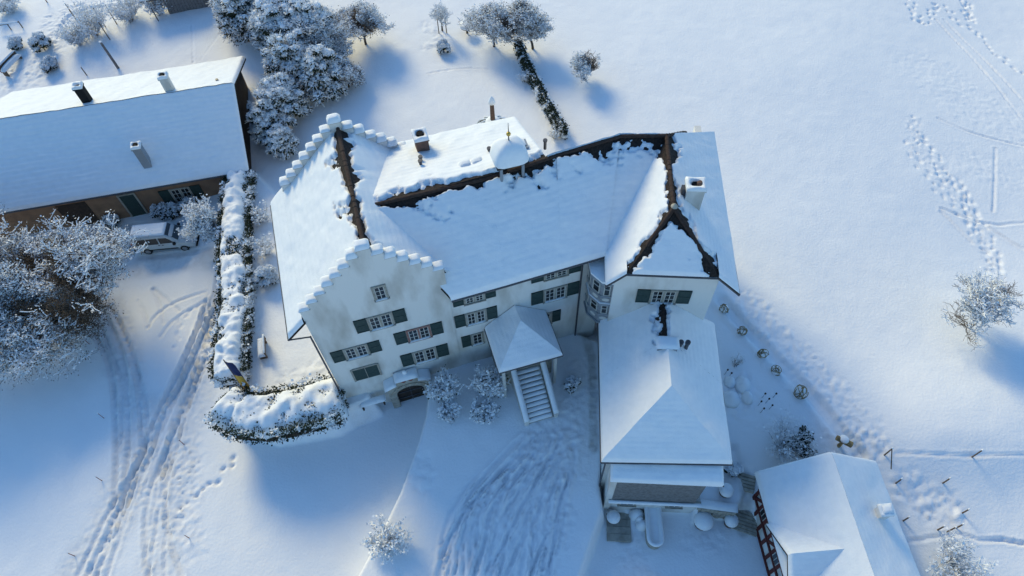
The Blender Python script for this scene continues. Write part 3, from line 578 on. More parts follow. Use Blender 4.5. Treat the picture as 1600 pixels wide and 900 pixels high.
mb = MB(); mb.box(M, 9.8, 13.3, -2.2, .05, -2, .42); mb.build('landing', 'stone', man)
mb = MB(); mb.box(M, 11.0, 12.2, .02, .06, .42, 2.5); mb.build('front_door', 'dark_wood', man)
for k in range(11):
    v0 = -2.2 - .27 * k; z = .42 - .165 * (k + 1); mb = MB(); mb.box(M, 10.75, 12.45, v0 - .27, v0 + .02, -2.4, z); st = mb.build('step', 'stone', man)
    s2 = MB(); pillow(s2, M, 10.78, 12.42, v0 - .285, v0 + .01, z, .09 + .10 * (k / 11), nx=16, ny=4); s2.build('step_snow', 'snow', st, True)
for u in (10.5, 12.48):
    q = [(-2.2, -2.4), (-5.25, -2.4), (-5.25, -.75), (-2.2, 1.1)]
    mb = MB(); mb.prism([M.P(u, v, z) for v, z in q], [M.P(u + .26, v, z) for v, z in q]); pp = mb.build('parapet', 'plaster', man)
    s2 = MB(); snow_field(s2, M.P(u - .05, -5.32, -.77), M.P(u + .31, -5.32, -.77), M.P(u + .31, -2.2, 1.1), M.P(u - .05, -2.2, 1.1), thick=.14, rnd=('AB', 'AD', 'BC'), res=.07); s2.build('parapet_snow', 'snow', pp, True)
# --- roof furniture
chimney(man, M, 8.45, 8.6, 9.8, 11.7, .75, .9, m='terracotta')
for u, v in ((8.0, 6.6), (8.1, 7.1), (15.2, 5.6), (12.0, 6.2)):
    mb = MB(); zz = 12.2 - (v - 3.9) * .36; mb.tube(M.P(u, v, zz - .1), M.P(u, v, zz + .5), .09, .09, 8); mb.tube(M.P(u, v, zz + .5), M.P(u, v, zz + .62), .13, .13, 8); mb.build('vent_pipe', 'metal', man)
for k in range(2):
    mb = MB(); pillow(mb, M, 10.0 + k * .7, 10.75 + k * .7, 5.15, 5.75, 11.85, .22); mb.build('roof_hatch_snow', 'snow', man, True)
# ridge turret: snow hood on four posts with a gilt finial
tu = MB(); TC = M.inv(M.P(12.6, 4.0, 0))
for du_ in (-.62, .62):
    for dv_ in (-.5, .5): tu.tube(M.P(12.6 + du_, 4.0 + dv_, 11.6), M.P(12.6 + du_, 4.0 + dv_, 13.15), .09, .09, 8)
turret = tu.build('ridge_turret', 'zinc', man); turret['label'] = 'small bell turret under a thick hood of snow'
mb = MB(); mb.box(M, 11.7, 13.5, 3.25, 4.75, 13.1, 13.2); mb.build('turret_roof', 'tile', turret)
mb = MB(); rings = []
for k_, (q, z) in enumerate(((1.0, 13.18), (1.04, 13.32), (1.0, 13.55), (.9, 13.85), (.72, 14.12), (.45, 14.32), (.15, 14.42))):
    for i in range(24):
        t_ = 2 * math.pi * i / 24; cx, cy = math.cos(t_), math.sin(t_); e = (abs(cx) ** 5 + abs(cy) ** 5) ** -.2
        rings.append(M.P(12.6 + .95 * q * cx * e, 4.0 + .80 * q * cy * e, z))
mb.add(rings, [(j * 24 + i, j * 24 + (i + 1) % 24, (j + 1) * 24 + (i + 1) % 24, (j + 1) * 24 + i) for j in range(6) for i in range(24)] + [tuple(range(6 * 24, 7 * 24))]); mb.build('turret_snow', 'snow', turret, True)
mb = MB(); mb.tube(M.P(12.6, 4.0, 14.3), M.P(12.6, 4.0, 15.6), .045, .015, 6); fin = mb.build('finial', 'metal', turret)
mb = MB(); mb.lathe(M.P(12.6, 4.0, 14.85), [(.02, -.13), (.1, -.08), (.13, 0), (.1, .08), (.02, .13)], 10); mb.build('gilt_ball', 'gold', fin, True)
mb = MB(); mb.box(M, 13.2, 14.1, 5.2, 5.9, 11.3, 12.35); dm = mb.build('roof_dormer', 'zinc', man); mb = MB(); pillow(mb, M, 13.1, 14.0, 5.3, 5.95, 12.35, .12); mb.build('dormer_snow', 'snow', dm, True)
# --- glazed round pavilion behind
PCx, PCv = 13.75, 12.2; DZ = 1.35
dome = MB(); n_ = 14; R0 = 1.5
pav = MB(); pav.lathe(M.P(PCx, PCv, 0), [(R0, -1.0), (R0, 5.3 + DZ)], 20); pv = pav.build('garden_tower', 'plaster', man); pv['label'] = 'round glazed turret with finial behind the hall'
rb = MB()
for i in range(n_):
    t_ = 2 * math.pi * i / n_; pts = [M.P(PCx + R0 * k * math.cos(t_), PCv + R0 * k * math.sin(t_), z + DZ) for k, z in ((1.04, 5.3), (1.0, 5.9), (.75, 6.5), (.4, 6.9), (.1, 7.05))]
    for a, c in zip(pts[:-1], pts[1:]): rb.tube(a, c, .06, .06, 5)
rb.build('dome_rib', 'snow', pv)
g = MB(); g.lathe(M.P(PCx, PCv, DZ), [(R0 * 1.0, 5.3), (R0 * .96, 5.9), (R0 * .71, 6.47), (R0 * .36, 6.86), (.1, 7.0)], 20); g.build('dome_glass', 'glass', pv)
s2 = MB(); s2.lathe(M.P(PCx, PCv, DZ), [(R0 * 1.1, 5.2), (R0 * 1.16, 5.35), (R0 * 1.02, 5.48), (R0, 5.42)], 20); s2.lathe(M.P(PCx, PCv, DZ), [(.55, 6.75), (.5, 6.98), (.3, 7.12), (.12, 7.16)], 14); s2.build('dome_snow', 'snow', pv, True)
mb = MB(); mb.tube(M.P(PCx, PCv, 7.0 + DZ), M.P(PCx, PCv, 8.5 + DZ), .17, .14, 10); mb.build('lantern_post', 'terracotta', pv)
mb = MB(); mb.lathe(M.P(PCx, PCv, 8.5 + DZ), [(.22, 0), (.24, .12), (.17, .34), (.08, .5), (.01, .58)], 12); mb.build('post_snow', 'snow', pv, True)

# ------------------------------------------------------------------ annex in front of the wing
ann = thing('annex_building', 'lower hipped annex with smooth snow roof joined to the east wing', 'building', W.P(2.8, -6, -3))
roof = MB(); sn = MB(); az, ar = 3.0, 6.1
wl, wr = -.75, 6.45; rdg = 2.78; Ta = W.P(rdg, -1.18, ar); Tb = W.P(rdg, -6.8, ar)
a0_, a1_ = W.P(wl, -.25, az), W.P(wl, -9.95, az); b0_, b1_ = W.P(wr, -.75, az), W.P(wr, -9.75, az)
for q, r_, b_ in (((a0_, a1_, Tb, Ta), ('AB',), {'DC': .14}), ((a1_, b1_, Tb + [.02, 0, 0], Tb - [.02, 0, 0]), ('AB',), None), ((b1_, b0_, Ta, Tb), ('AB', 'BC'), {'DC': .10})):
    roof.slab(q, .13)
def half(lo, hi, A, B, C, D): return [A * (1 - lo) + B * lo, A * (1 - hi) + B * hi, D * (1 - hi) + C * hi, D * (1 - lo) + C * lo]
# the ridge is bare only between the wall and the little ridge hood
for q, r_, b_ in ((half(0, .48, a0_, a1_, Tb, Ta), ('AB',), {'DC': .36}), (half(.48, 1, a0_, a1_, Tb, Ta), ('AB',), None), ((a1_, b1_, Tb + [.02, 0, 0], Tb - [.02, 0, 0]), ('AB',), None),
                  (half(.52, 1, b1_, b0_, Ta, Tb), ('AB', 'BC'), {'DC': .2}), (half(0, .52, b1_, b0_, Ta, Tb), ('AB',), None)):
    snow_field(sn, *q, rnd=r_, bare=b_, thick=.26, wob=.05)
roof.build('annex_roof', 'tile', ann); sn.build('annex_roof_snow', 'snow', ann, True)
mb = MB(); mb.box(W, -.3, 6.0, -9.45, -1.2, -4.6, 2.95); mb.build('wall', 'plaster', ann)
mb = MB(); mb.box(W, 2.25, 3.35, -4.4, -3.75, 5.9, 6.35); hd = mb.build('ridge_hood', 'zinc', ann); hd['label'] = 'snow topped ventilation hood on the annex ridge'
mb = MB(); pillow(mb, W, 2.15, 3.45, -4.5, -3.65, 6.33, .2, nx=9, ny=7); mb.build('hood_snow', 'snow', hd, True)
for u in (3.62, 4.0):
    mb = MB(); mb.tube(W.P(u, -3.85, 5.0), W.P(u, -3.85, 5.95), .11, .11, 10); mb.tube(W.P(u, -3.85, 5.95), W.P(u, -3.85, 6.1), .15, .15, 10); mb.build('vent_pipe', 'metal', ann)
# front lean-to, boarded gallery, ledge and ground floor
sn = MB(); roof = MB(); q = [W.P(-.2, -10.75, 2.1), W.P(6.1, -10.75, 2.1), W.P(6.1, -9.4, 2.6), W.P(-.2, -9.4, 2.6)]
roof.slab(q, .1); roof.build('gallery_roof', 'tile', ann); snow_field(sn, *q, rnd=('AB', 'AD', 'BC'), thick=.24, res=.09); sn.build('gallery_snow', 'snow', ann, True)
gal = MB(); gal.box(W, .27, 5.2, -10.56, -9.45, -1.5, 2.0); gallery = gal.build('gallery', 'grey_wood', ann); gallery['label'] = 'grey boarded gallery under the snowy lean-to roof'
for k in range(12):
    z = -1.42 + k * .285; mb = MB(); mb.box(W, .25, 5.22, -10.62, -10.562, z, z + .262); mb.build('board', 'grey_wood', gallery)
mb = MB(); mb.box(W, -.1, .27, -10.6, -9.45, -4.6, 1.75); mb.box(W, 0.27, 5.6, -10.5, -9.45, -4.6, -1.62); mb.build('wall', 'plaster', ann)
mb = MB(); mb.box(W, .1, 5.6, -10.8, -10.5, -1.62, -1.5); ld = mb.build('ledge', 'stone', ann); s2 = MB(); pillow(s2, W, .05, 5.65, -10.85, -10.62, -1.5, .14, nx=30, ny=4); s2.build('ledge_snow', 'snow', ld, True)
for u0, u1 in ((.75, 1.85), (3.7, 4.7)): window(ann, W, u0, u1, -2.75, -1.95, v=-10.5, leaves=1, shut=(0, 0), snow=False, rows=1)
mb = MB(); mb.box(W, .35, .62, -10.53, -10.5, -2.5, -2.2); mb.box(W, 2.15, 2.5, -10.53, -10.5, -2.5, -2.2); mb.build('vent_grille', 'metal', ann)
gt = MB(); gt.tube(a0_ - [0, 0, .1], a1_ - [0, 0, .1], .06, .06); gt.tube(a1_ - [0, 0, .1], b1_ - [0, 0, .1], .06, .06); gt.tube(b1_ - [0, 0, .1], b0_ - [0, 0, .1], .06, .06); gt.tube(W.P(-.42, -9.6, 2.8), W.P(-.42, -9.6, -4), .05, .05, 6); gt.build('gutter', 'metal', ann)

# ------------------------------------------------------------------ long house on the left
lh = thing('long_house', 'long low house with rippled snow roof and three chimneys', 'house', Lh.P(0, 5, -3.5))
eF, rF, eB = (-.75, .1), (4.75, 4.3), (11.9, 1.55)
u0, u1 = -12.5, 10.1
lq = lambda e, u: Lh.P(u, e[0], e[1])
roof = MB(); roof.slab([lq(eF, u0), lq(eF, u1), lq(rF, u1 + .25), lq(rF, u0 + 1.2)], .16); roof.slab([lq(eB, u1 + .2), lq(eB, u0 + 3.0), lq(rF, u0 + 1.2), lq(rF, u1 + .25)], .16); roof.build('roof', 'tile', lh)
sn = MB(); snow_field(sn, lq(eF, u0), lq(eF, u1), lq(rF, u1 + .25), lq(rF, u0 + 1.2), rnd=('AB', 'BC'), thick=.16, ripple=.022, res=.11); snow_field(sn, lq(eB, u1 + .2), lq(eB, u0 + 3.0), lq(rF, u0 + 1.2), lq(rF, u1 + .25), rnd=('AB', 'AD', 'BC'), thick=.2); sn.build('roof_snow', 'snow', lh, True)
mb = MB(); mb.box(Lh, u0 + 1.5, u1 - .5, 0, .3, -4.5, .35); mb.box(Lh, u0 + 2, u1 - .5, 11.0, 11.3, -4.5, 1.4); mb.build('wall', 'ochre_wall', lh)
gw = [(0.3, -4.5), (11.0, -4.5), (11.0, 1.5), (4.75, 3.9), (.3, .4)]
mb = MB(); mb.prism([Lh.P(u1 - .5, v, z) for v, z in gw], [Lh.P(u1 - .8, v, z) for v, z in gw]); mb.build('wall', 'dark_wood', lh)
mb = MB(); mb.box(Lh, -.68, .45, -.05, 0, -3.6, -.95); d = mb.build('door', 'shutter', lh); mb = MB(); mb.box(Lh, -.82, -.68, -.08, 0, -3.6, -.8); mb.box(Lh, .45, .59, -.08, 0, -3.6, -.8); mb.box(Lh, -.68, .45, -.08, 0, -.95, -.8); mb.build('door_frame', 'frame', d); mb = MB(); mb.tube(Lh.P(.32, -.09, -2.4), Lh.P(.32, -.09, -2.2), .02, .02, 6); mb.build('handle', 'metal', d)
window(lh, Lh, 2.3, 5.6, -2.7, -1.15, leaves=2); mb = MB(); mb.box(Lh, -5.6, -3.3, -.04, 0, -3.6, -.9); mb.build('dark_bay_panel', 'dark_wood', lh)  # dark panel standing in for the shaded inside of an open bay
gt = MB(); gt.tube(lq(eF, u0) - [0, 0, .1], lq(eF, u1) - [0, 0, .1], .07, .07); gt.build('gutter', 'metal', lh)
def lz(v): return rF[1] - (rF[0] - v) * (rF[1] - eF[1]) / (rF[0] - eF[0]) if v < rF[0] else rF[1] - (v - rF[0]) * (rF[1] - eB[1]) / (eB[0] - rF[0])
for px_, zt, m_, fl in (((140, 162), 1.6, 'soot', False), ((268, 144), 1.45, 'plaster', True), ((232, 258), 1.9, 'zinc', True)):
    for it in range(30):
        zz = 3.0 if it == 0 else lz(v); q = atz(px_, zz); u, v = Lh.inv(q)
    c = chimney(lh, Lh, u, v, lz(v) - .5, lz(v) + zt, .62, .62, m=m_, flue=fl)
q = atz((340, 127), 4.0); u, v = Lh.inv(q); mb = MB(); mb.tube(Lh.P(u, v, lz(v) - .1), Lh.P(u, v, lz(v) + .35), .12, .12, 8); mb.build('vent_pipe', 'metal', lh)

# ------------------------------------------------------------------ half-timbered house, lower right
th = thing('timbered_house', 'half timbered house with red beams under a smooth snow roof', 'house', Rh.P(0, -4, -3))
el, er, rg = (-3.2, -.5), (4.15, -.5), (.42, 1.95)
vN, vS = .95, -14
q1 = lambda e, v: Rh.P(e[0], v, e[1])
roof = MB(); roof.slab([q1(el, vN), q1(el, vS), q1(rg, vS), q1(rg, vN)], .15); roof.slab([q1(er, vS), q1(er, vN), q1(rg, vN), q1(rg, vS)], .15); 
sn = MB(); snow_field(sn, q1(el, vN), q1(el, vS), q1(rg, vS), q1(rg, vN), rnd=('AB', 'AD'), thick=.26, wob=.05); snow_field(sn, q1(er, vS), q1(er, vN), q1(rg, vN), q1(rg, vS), rnd=('AB', 'BC'), thick=.26, wob=.05)
# cross gable to the west
cz, cv, cu, ce = 1.4, -4.25, -3.35, -.5; cq = lambda u, z, v: Rh.P(u, v, z)
for sg in (1, -1):
    q = [cq(cu, ce, cv + sg * 2.1), cq(-3.1, ce, cv + sg * 2.1), cq(-.2, cz, cv), cq(cu, cz, cv)]
    roof.slab(q, .12); snow_field(sn, *q, rnd=('AD',), thick=.26, wob=.05)
gp_ = [(cv - 1.9, -4.4), (cv + 1.9, -4.4), (cv + 1.9, ce - .05), (cv, cz - .2), (cv - 1.9, ce - .05)]
mb = MB(); mb.prism([Rh.P(-2.76, v, z) for v, z in gp_], [Rh.P(-2.5, v, z) for v, z in gp_]); mb.build('gable_wall', 'plaster', th)
roof.build('roof', 'tile', th); sn.build('roof_snow', 'snow', th, True)
mb = MB(); mb.box(Rh, -2.75, -2.5, -13.5, .2, -4.5, -.55); mb.box(Rh, 3.45, 3.7, -13.5, .2, -4.5, -.5); 
gw = [(-2.75, -4.5), (3.7, -4.5), (3.7, -.4), (.42, 1.75), (-2.75, -.4)]
mb.prism([Rh.P(u, .2, z) for u, z in gw], [Rh.P(u, -.1, z) for u, z in gw]); mb.build('wall', 'plaster', th)
for k in range(13):
    v = .1 - k * .85; b_ = MB(); b_.box(Rh, -2.830, -2.752, v - .1, v + .1, -4.4, -.66); b_.build('post', 'timber', th)
for z in (-3.9, -2.6, -1.5, -.75):
    b_ = MB(); b_.box(Rh, -2.87, -2.768, -10.2, .2, z - .09, z + .09); b_.build('beam', 'timber', th)
for k in (0, 3, 6, 9):
    v = .1 - k * .85; b_ = MB(); b_.prism([Rh.P(-2.840, v - .05, -2.5), Rh.P(-2.840, v - .25, -2.5), Rh.P(-2.840, v - .85, -1.5), Rh.P(-2.840, v - .65, -1.5)], [Rh.P(-2.753, v - .05, -2.5), Rh.P(-2.753, v - .25, -2.5), Rh.P(-2.753, v - .85, -1.5), Rh.P(-2.753, v - .65, -1.5)]); b_.build('brace', 'timber', th)
for k in (1, 4, 7): 
    v = .1 - k * .85; b_ = MB(); b_.box(Rh, -2.800, -2.752, v - .74, v - .11, -2.5, -1.6); wd = b_.build('window', 'white_paint', th); b_ = MB(); b_.box(Rh, -2.815, -2.801, v - .68, v - .45, -2.43, -1.67); b_.box(Rh, -2.815, -2.801, v - .4, v - .17, -2.43, -1.67); b_.build('pane', 'glass', wd)
cu_, cv_ = Rh.inv(atz((1380, 800), 1.2)); zc_ = 1.95 - (cu_ - .42) * .657
c = chimney(th, Rh, cu_, cv_, zc_ - .4, zc_ + .95, .6, .55, m='plaster', flue=False); mb = MB(); pillow(mb, Rh, cu_ - .35, cu_ + .35, cv_ - .33, cv_ + .33, zc_ + 1.04, .35); mb.build('chimney_snow', 'snow', c, True)

# ------------------------------------------------------------------ plants
def tubes(P0, P1, R0, R1, n=4):
    P0 = np.asarray(P0); P1 = np.asarray(P1); d = P1 - P0; d = d / np.maximum(np.linalg.norm(d, axis=1, keepdims=True), 1e-9)
    ref = np.where(np.abs(d[:, 2:3]) < .9, np.array([[0, 0, 1.0]]), np.array([[1.0, 0, 0]])); a = np.cross(d, ref); a /= np.linalg.norm(a, axis=1, keepdims=True); c = np.cross(d, a)
    V = []
    for (P, R_) in ((P0, R0), (P1, R1)):
        for i in range(n):
            t_ = 2 * math.pi * i / n + .4; V.append(P + (a * math.cos(t_) + c * math.sin(t_)) * np.asarray(R_)[:, None])
    V = np.stack(V, 1); N = len(P0); base = (np.arange(N) * 2 * n)[:, None]
    Fc = np.concatenate([base + np.array([[i, (i + 1) % n, n + (i + 1) % n, n + i]]) for i in range(n)], 0)
    return V.reshape(-1, 3), Fc
def quads(C, s, flat, rg_):
    N = len(C); a = rg_.normal(size=(N, 3)); b_ = rg_.normal(size=(N, 3)); a[:, 2] *= flat; b_[:, 2] *= flat
    a /= np.linalg.norm(a, axis=1, keepdims=True); b_ -= a * (a * b_).sum(1, keepdims=True); b_ /= np.maximum(np.linalg.norm(b_, axis=1, keepdims=True), 1e-6)
    s = np.asarray(s).reshape(-1, 1) * np.ones((N, 1)); k = rg_.uniform(.6, 1.2, (N, 1))
    V = np.stack([C + a * s, C + b_ * s * k, C - a * s, C - b_ * s * k], 1).reshape(-1, 3)
    return V, (np.arange(N) * 4)[:, None] + np.arange(4)[None]
def grow(rg_, base, height, spread, r0, levels=4, kids=(4, 4, 4, 3), lean=(0, 0), trunk=.3, up=.35, wig=.25):
    """branch skeleton: lists of segments"""
    S = []
    def br(p, d, L, r, lv):
        nseg = 4 if lv < 2 else 3; q = p.copy()
        for i in range(nseg):
            d2 = d + rg_.normal(size=3) * wig * (.4 if lv == 0 else 1) + np.array([0, 0, up * .15]); d2 /= np.linalg.norm(d2)
            e = q + d2 * L / nseg; ra, rb_ = r * (1 - .5 * i / nseg), r * (1 - .5 * (i + 1) / nseg); S.append((q, e, ra, rb_, lv)); q = e; d = d2
            if lv < levels and (i >= 1 or lv > 0):
                for _ in range(kids[lv] if i == nseg - 1 else max(1, kids[lv] // 2)):
                    az_ = rg_.uniform(0, 2 * math.pi); o = np.array([math.cos(az_), math.sin(az_), up + rg_.uniform(-.2, .3)]); nd = d * .55 + o * rg_.uniform(.6, 1.0); nd /= np.linalg.norm(nd)
                    br(q, nd, L * rg_.uniform(.5, .72) * (spread if lv == 0 else 1), rb_ * .68, lv + 1)
    br(np.asarray(base, float), np.array([lean[0], lean[1], 1.0]), height * trunk * 1.3, r0, 0)
    return S
def bare_tree(name, label, cat, base, height, spread, r0, seed, levels=4, kids=(4, 4, 4, 3), snow=.03, leaves=0, leafmat='leaf_brown', pads=0, lean=(0, 0), group=None, trunk=.3, up=.35, minr=.008, wig=.25, rad=None, patch=.8):
    rg_ = np.random.RandomState(seed); S = grow(rg_, (0, 0, 0), height, spread, r0, levels, kids, lean, trunk, up, wig)
    P0 = np.array([s_[0] for s_ in S]); P1 = np.array([s_[1] for s_ in S]); R0 = np.maximum([s_[2] for s_ in S], minr); R1 = np.maximum([s_[3] for s_ in S], minr); lv = np.array([s_[4] for s_ in S])
    f = height / max(P1[:, 2].max(), .1); P0 *= f; P1 *= f
    if rad:
        fx = rad / np.percentile(np.hypot(P1[:, 0], P1[:, 1]), 97); P0[:, :2] *= fx; P1[:, :2] *= fx
    base = np.asarray(base, float); P0 += base; P1 += base
    gmin = base[2] + .05; P0[:, 2] = np.where(lv > 0, np.maximum(P0[:, 2], gmin), P0[:, 2]); P1[:, 2] = np.maximum(P1[:, 2], gmin)
    P0[0, 2] -= .25
    t_ = thing(name, label, cat, base, group)
    m_ = lv <= 1
    V, Fc = tubes(P0[m_], P1[m_], R0[m_], R1[m_], 7); put('trunk', V, Fc, 'bark', t_, True)
    V, Fc = tubes(P0[~m_], P1[~m_], R0[~m_], R1[~m_], 4); put('branches', V, Fc, 'twig', t_)
    if snow:
        d = P1 - P0; hz = np.hypot(d[:, 0], d[:, 1]) / np.maximum(np.linalg.norm(d, axis=1), 1e-6); k = (hz > .35) & (rg_.rand(len(hz)) < .92) & (fbm(P1[:, 0] * .8 + P1[:, 2] * .5, P1[:, 1] * .8, 2) < .20 + .42 * patch)
        rs_ = (snow * rg_.uniform(.6, 1.35, k.sum()) + R0[k] * .8) * (.4 + .6 * hz[k]); off = np.zeros((k.sum(), 3)); off[:, 2] = R0[k] * .7 + rs_ * .55
        V, Fc = tubes(P0[k] + off, P1[k] + off, rs_, rs_ * .85, 5); put('branch_snow', V, Fc, 'snow', t_, True)
    tips = P1[lv >= max(2, levels - 2)]
    if leaves:
        C = tips[rg_.randint(0, len(tips), leaves)] + rg_.normal(size=(leaves, 3)) * .16; V, Fc = quads(C, rg_.uniform(.025, .055, leaves), .8, rg_); put('leaves', V, Fc, leafmat, t_)
    if pads:
        tp2 = tips[fbm(tips[:, 0] * .8 + tips[:, 2] * .5, tips[:, 1] * .8, 2) < .20 + .42 * patch]; C = tp2[rg_.randint(0, len(tp2), pads)] + rg_.normal(size=(pads, 3)) * .13 + [0, 0, .08]; V, Fc = quads(C, rg_.uniform(.03, .085, pads), .45, rg_); put('snow_tufts', V, Fc, 'snow', t_)
    return t_
def evergreen(name, label, base, h, r, seed, clumps=110, green=.5, group=None, cat='tree', low=.1, leafmat='leaf_green', pad=1.0, drift=.6):
    rg_ = np.random.RandomState(seed); base = np.asarray(base, float); t_ = thing(name, label, cat, base, group)
    cz_ = base[2] + h * (.42 + low / 2); rz = h * (.58 - low / 2)
    dirs = rg_.normal(size=(clumps, 3)); dirs /= np.linalg.norm(dirs, axis=1, keepdims=True); dirs[:, 2] = np.where(dirs[:, 2] < -.5, -dirs[:, 2], dirs[:, 2])
    rad = rg_.uniform(.55, 1.0, clumps) * (1 + .22 * rg_.normal(size=clumps) * .5); C = dirs * rad[:, None] * np.array([r, r, rz]) * .9 + [base[0], base[1], cz_]
    cr2 = rg_.uniform(.16, .36, clumps) * r * .50 + .12
    S0, S1, Ra, Rb = [], [], [], []
    for c in C[:: max(1, clumps // 40)]:
        m_ = np.array([base[0], base[1], base[2] + (c[2] - base[2]) * .55]); S0 += [base - [0, 0, .2], m_]; S1 += [m_, c]; Ra += [.12 * r / 2, .05]; Rb += [.07 * r / 2, .02]
    V, Fc = tubes(np.array(S0), np.array(S1), np.array(Ra), np.array(Rb), 5); put('trunk', V, Fc, 'bark', t_)
    ns_ = 9; Q0 = np.repeat(C, ns_, 0); od = Q0 - [base[0], base[1], cz_ - rz * .3]; od /= np.linalg.norm(od, axis=1, keepdims=True); od = od + rg_.normal(size=od.shape) * .55; od /= np.linalg.norm(od, axis=1, keepdims=True)
    Q1 = Q0 + od * (np.repeat(cr2, ns_) * rg_.uniform(1.1, 2.0, len(Q0)))[:, None]; Q1[:, 2] = np.maximum(Q1[:, 2] - .08, base[2] + .03); rt_ = np.full(len(Q0), .014)
    V, Fc = tubes(Q0, Q1, rt_, rt_ * .6, 4); put('branches', V, Fc, 'twig', t_)
    rq = rg_.uniform(.02, .05, len(Q0)); V, Fc = tubes(Q0 * .5 + Q1 * .5 + [0, 0, .03], Q1 + [0, 0, .025], rq, rq * .6, 5); put('branch_snow', V, Fc, 'snow', t_, True)
    nl = 70; CC = np.repeat(C, nl, 0); RR = np.repeat(cr2, nl); o = rg_.normal(size=CC.shape); o /= np.linalg.norm(o, axis=1, keepdims=True); o *= (rg_.rand(len(CC)) ** .4)[:, None]
    V, Fc = quads(CC + o * RR[:, None] * [1.1, 1.1, .9] - np.array([0, 0, .07]), rg_.uniform(.05, .12, len(CC)), .9, rg_); put('crown', V, Fc, leafmat, t_)
    npd = int(85 * pad); CC = np.repeat(C, npd, 0); RR = np.repeat(cr2, npd); o = rg_.normal(size=CC.shape); o[:, 2] = np.abs(o[:, 2]) * .9 + .35; o /= np.linalg.norm(o, axis=1, keepdims=True)
    V, Fc = quads(CC + o * RR[:, None] * [1.05, 1.05, .85] + [0, 0, .04], rg_.uniform(.05, .14, len(CC)), .55, rg_); put('crown_snow', V, Fc, 'snow', t_)
    # heavier pillows of snow on the upper clumps
    B = MB(); k = np.argsort(-C[:, 2])[: int(clumps * drift * .5)]
    for i in k:
        a = cr2[i] * rg_.uniform(.45, .8); pr_ = [(a * q * (1 + .25 * rg_.rand()), zq * a) for q, zq in ((.75, -.25), (1, 0), (.85, .3), (.45, .5), (.08, .56))]
        B.lathe(C[i] + [rg_.normal() * .1, rg_.normal() * .1, cr2[i] * .55], pr_, 8, rg_.uniform(.7, 1.2), rg_.uniform(.7, 1.2))
    if B.V: B.build('snow_pillows', 'snow', t_, True)
    return t_
def shrub(name, label, base, h, r, seed, stems=26, snow=.025, m='twig', pads=300, group=None, cat='shrub', leaves=0):
    rg_ = np.random.RandomState(seed); base = np.asarray(base, float); t_ = thing(name, label, cat, base, group); S = []
    for i in range(stems):
        a = rg_.uniform(0, 6.28); q = base + [rg_.normal() * r * .08, rg_.normal() * r * .08, -.08]; tgt = base + [math.cos(a) * r * rg_.rand() ** .5, math.sin(a) * r * rg_.rand() ** .5, h * rg_.uniform(.6, 1)]; d = (tgt - q)
        n_ = 5
        for j in range(n_):
            e = q + d / n_ + rg_.normal(size=3) * .05 * h; S.append((q, e, .016 * (1 - j / n_) + .007)); 
            if j > 0:
                for _ in range(3):
                    s2_ = rg_.normal(size=3) * np.array([1, 1, .6]) + d / np.linalg.norm(d) * .8; s2_ *= .22 * h / np.linalg.norm(s2_) * rg_.uniform(.6, 1.3); S.append((e, e + s2_, .008)); f = e + s2_ * .6
                    s3 = rg_.normal(size=3); s3 *= .12 * h / np.linalg.norm(s3); S.append((f, f + s3, .007))
            q = e
    P0 = np.array([s_[0] for s_ in S]); P1 = np.array([s_[1] for s_ in S]); R_ = np.array([s_[2] for s_ in S]); P1[:, 2] = np.maximum(P1[:, 2], base[2] + .03)
    V, Fc = tubes(P0, P1, R_, R_ * .7, 4); put('stems', V, Fc, m, t_)
    if snow:
        d = P1 - P0; hz = np.hypot(d[:, 0], d[:, 1]) / np.maximum(np.linalg.norm(d, axis=1), 1e-6); k = hz > .3; rr = snow * rg_.uniform(.6, 1.4, k.sum()); of = np.zeros((k.sum(), 3)); of[:, 2] = rr * .8
        V, Fc = tubes(P0[k] + of, P1[k] + of, rr, rr * .8, 4); put('stem_snow', V, Fc, 'snow', t_, True)
    if pads:
        C = P1[rg_.randint(0, len(P1), pads)] + rg_.normal(size=(pads, 3)) * .05 * h + [0, 0, .05]; V, Fc = quads(C, rg_.uniform(.04, .11, pads), .5, rg_); put('snow_tufts', V, Fc, 'snow', t_)
    if leaves:
        C = P1[rg_.randint(0, len(P1), leaves)] + rg_.normal(size=(leaves, 3)) * .05 * h; V, Fc = quads(C, rg_.uniform(.03, .08, leaves), .9, rg_); put('leaves', V, Fc, 'leaf_green', t_)
    return t_
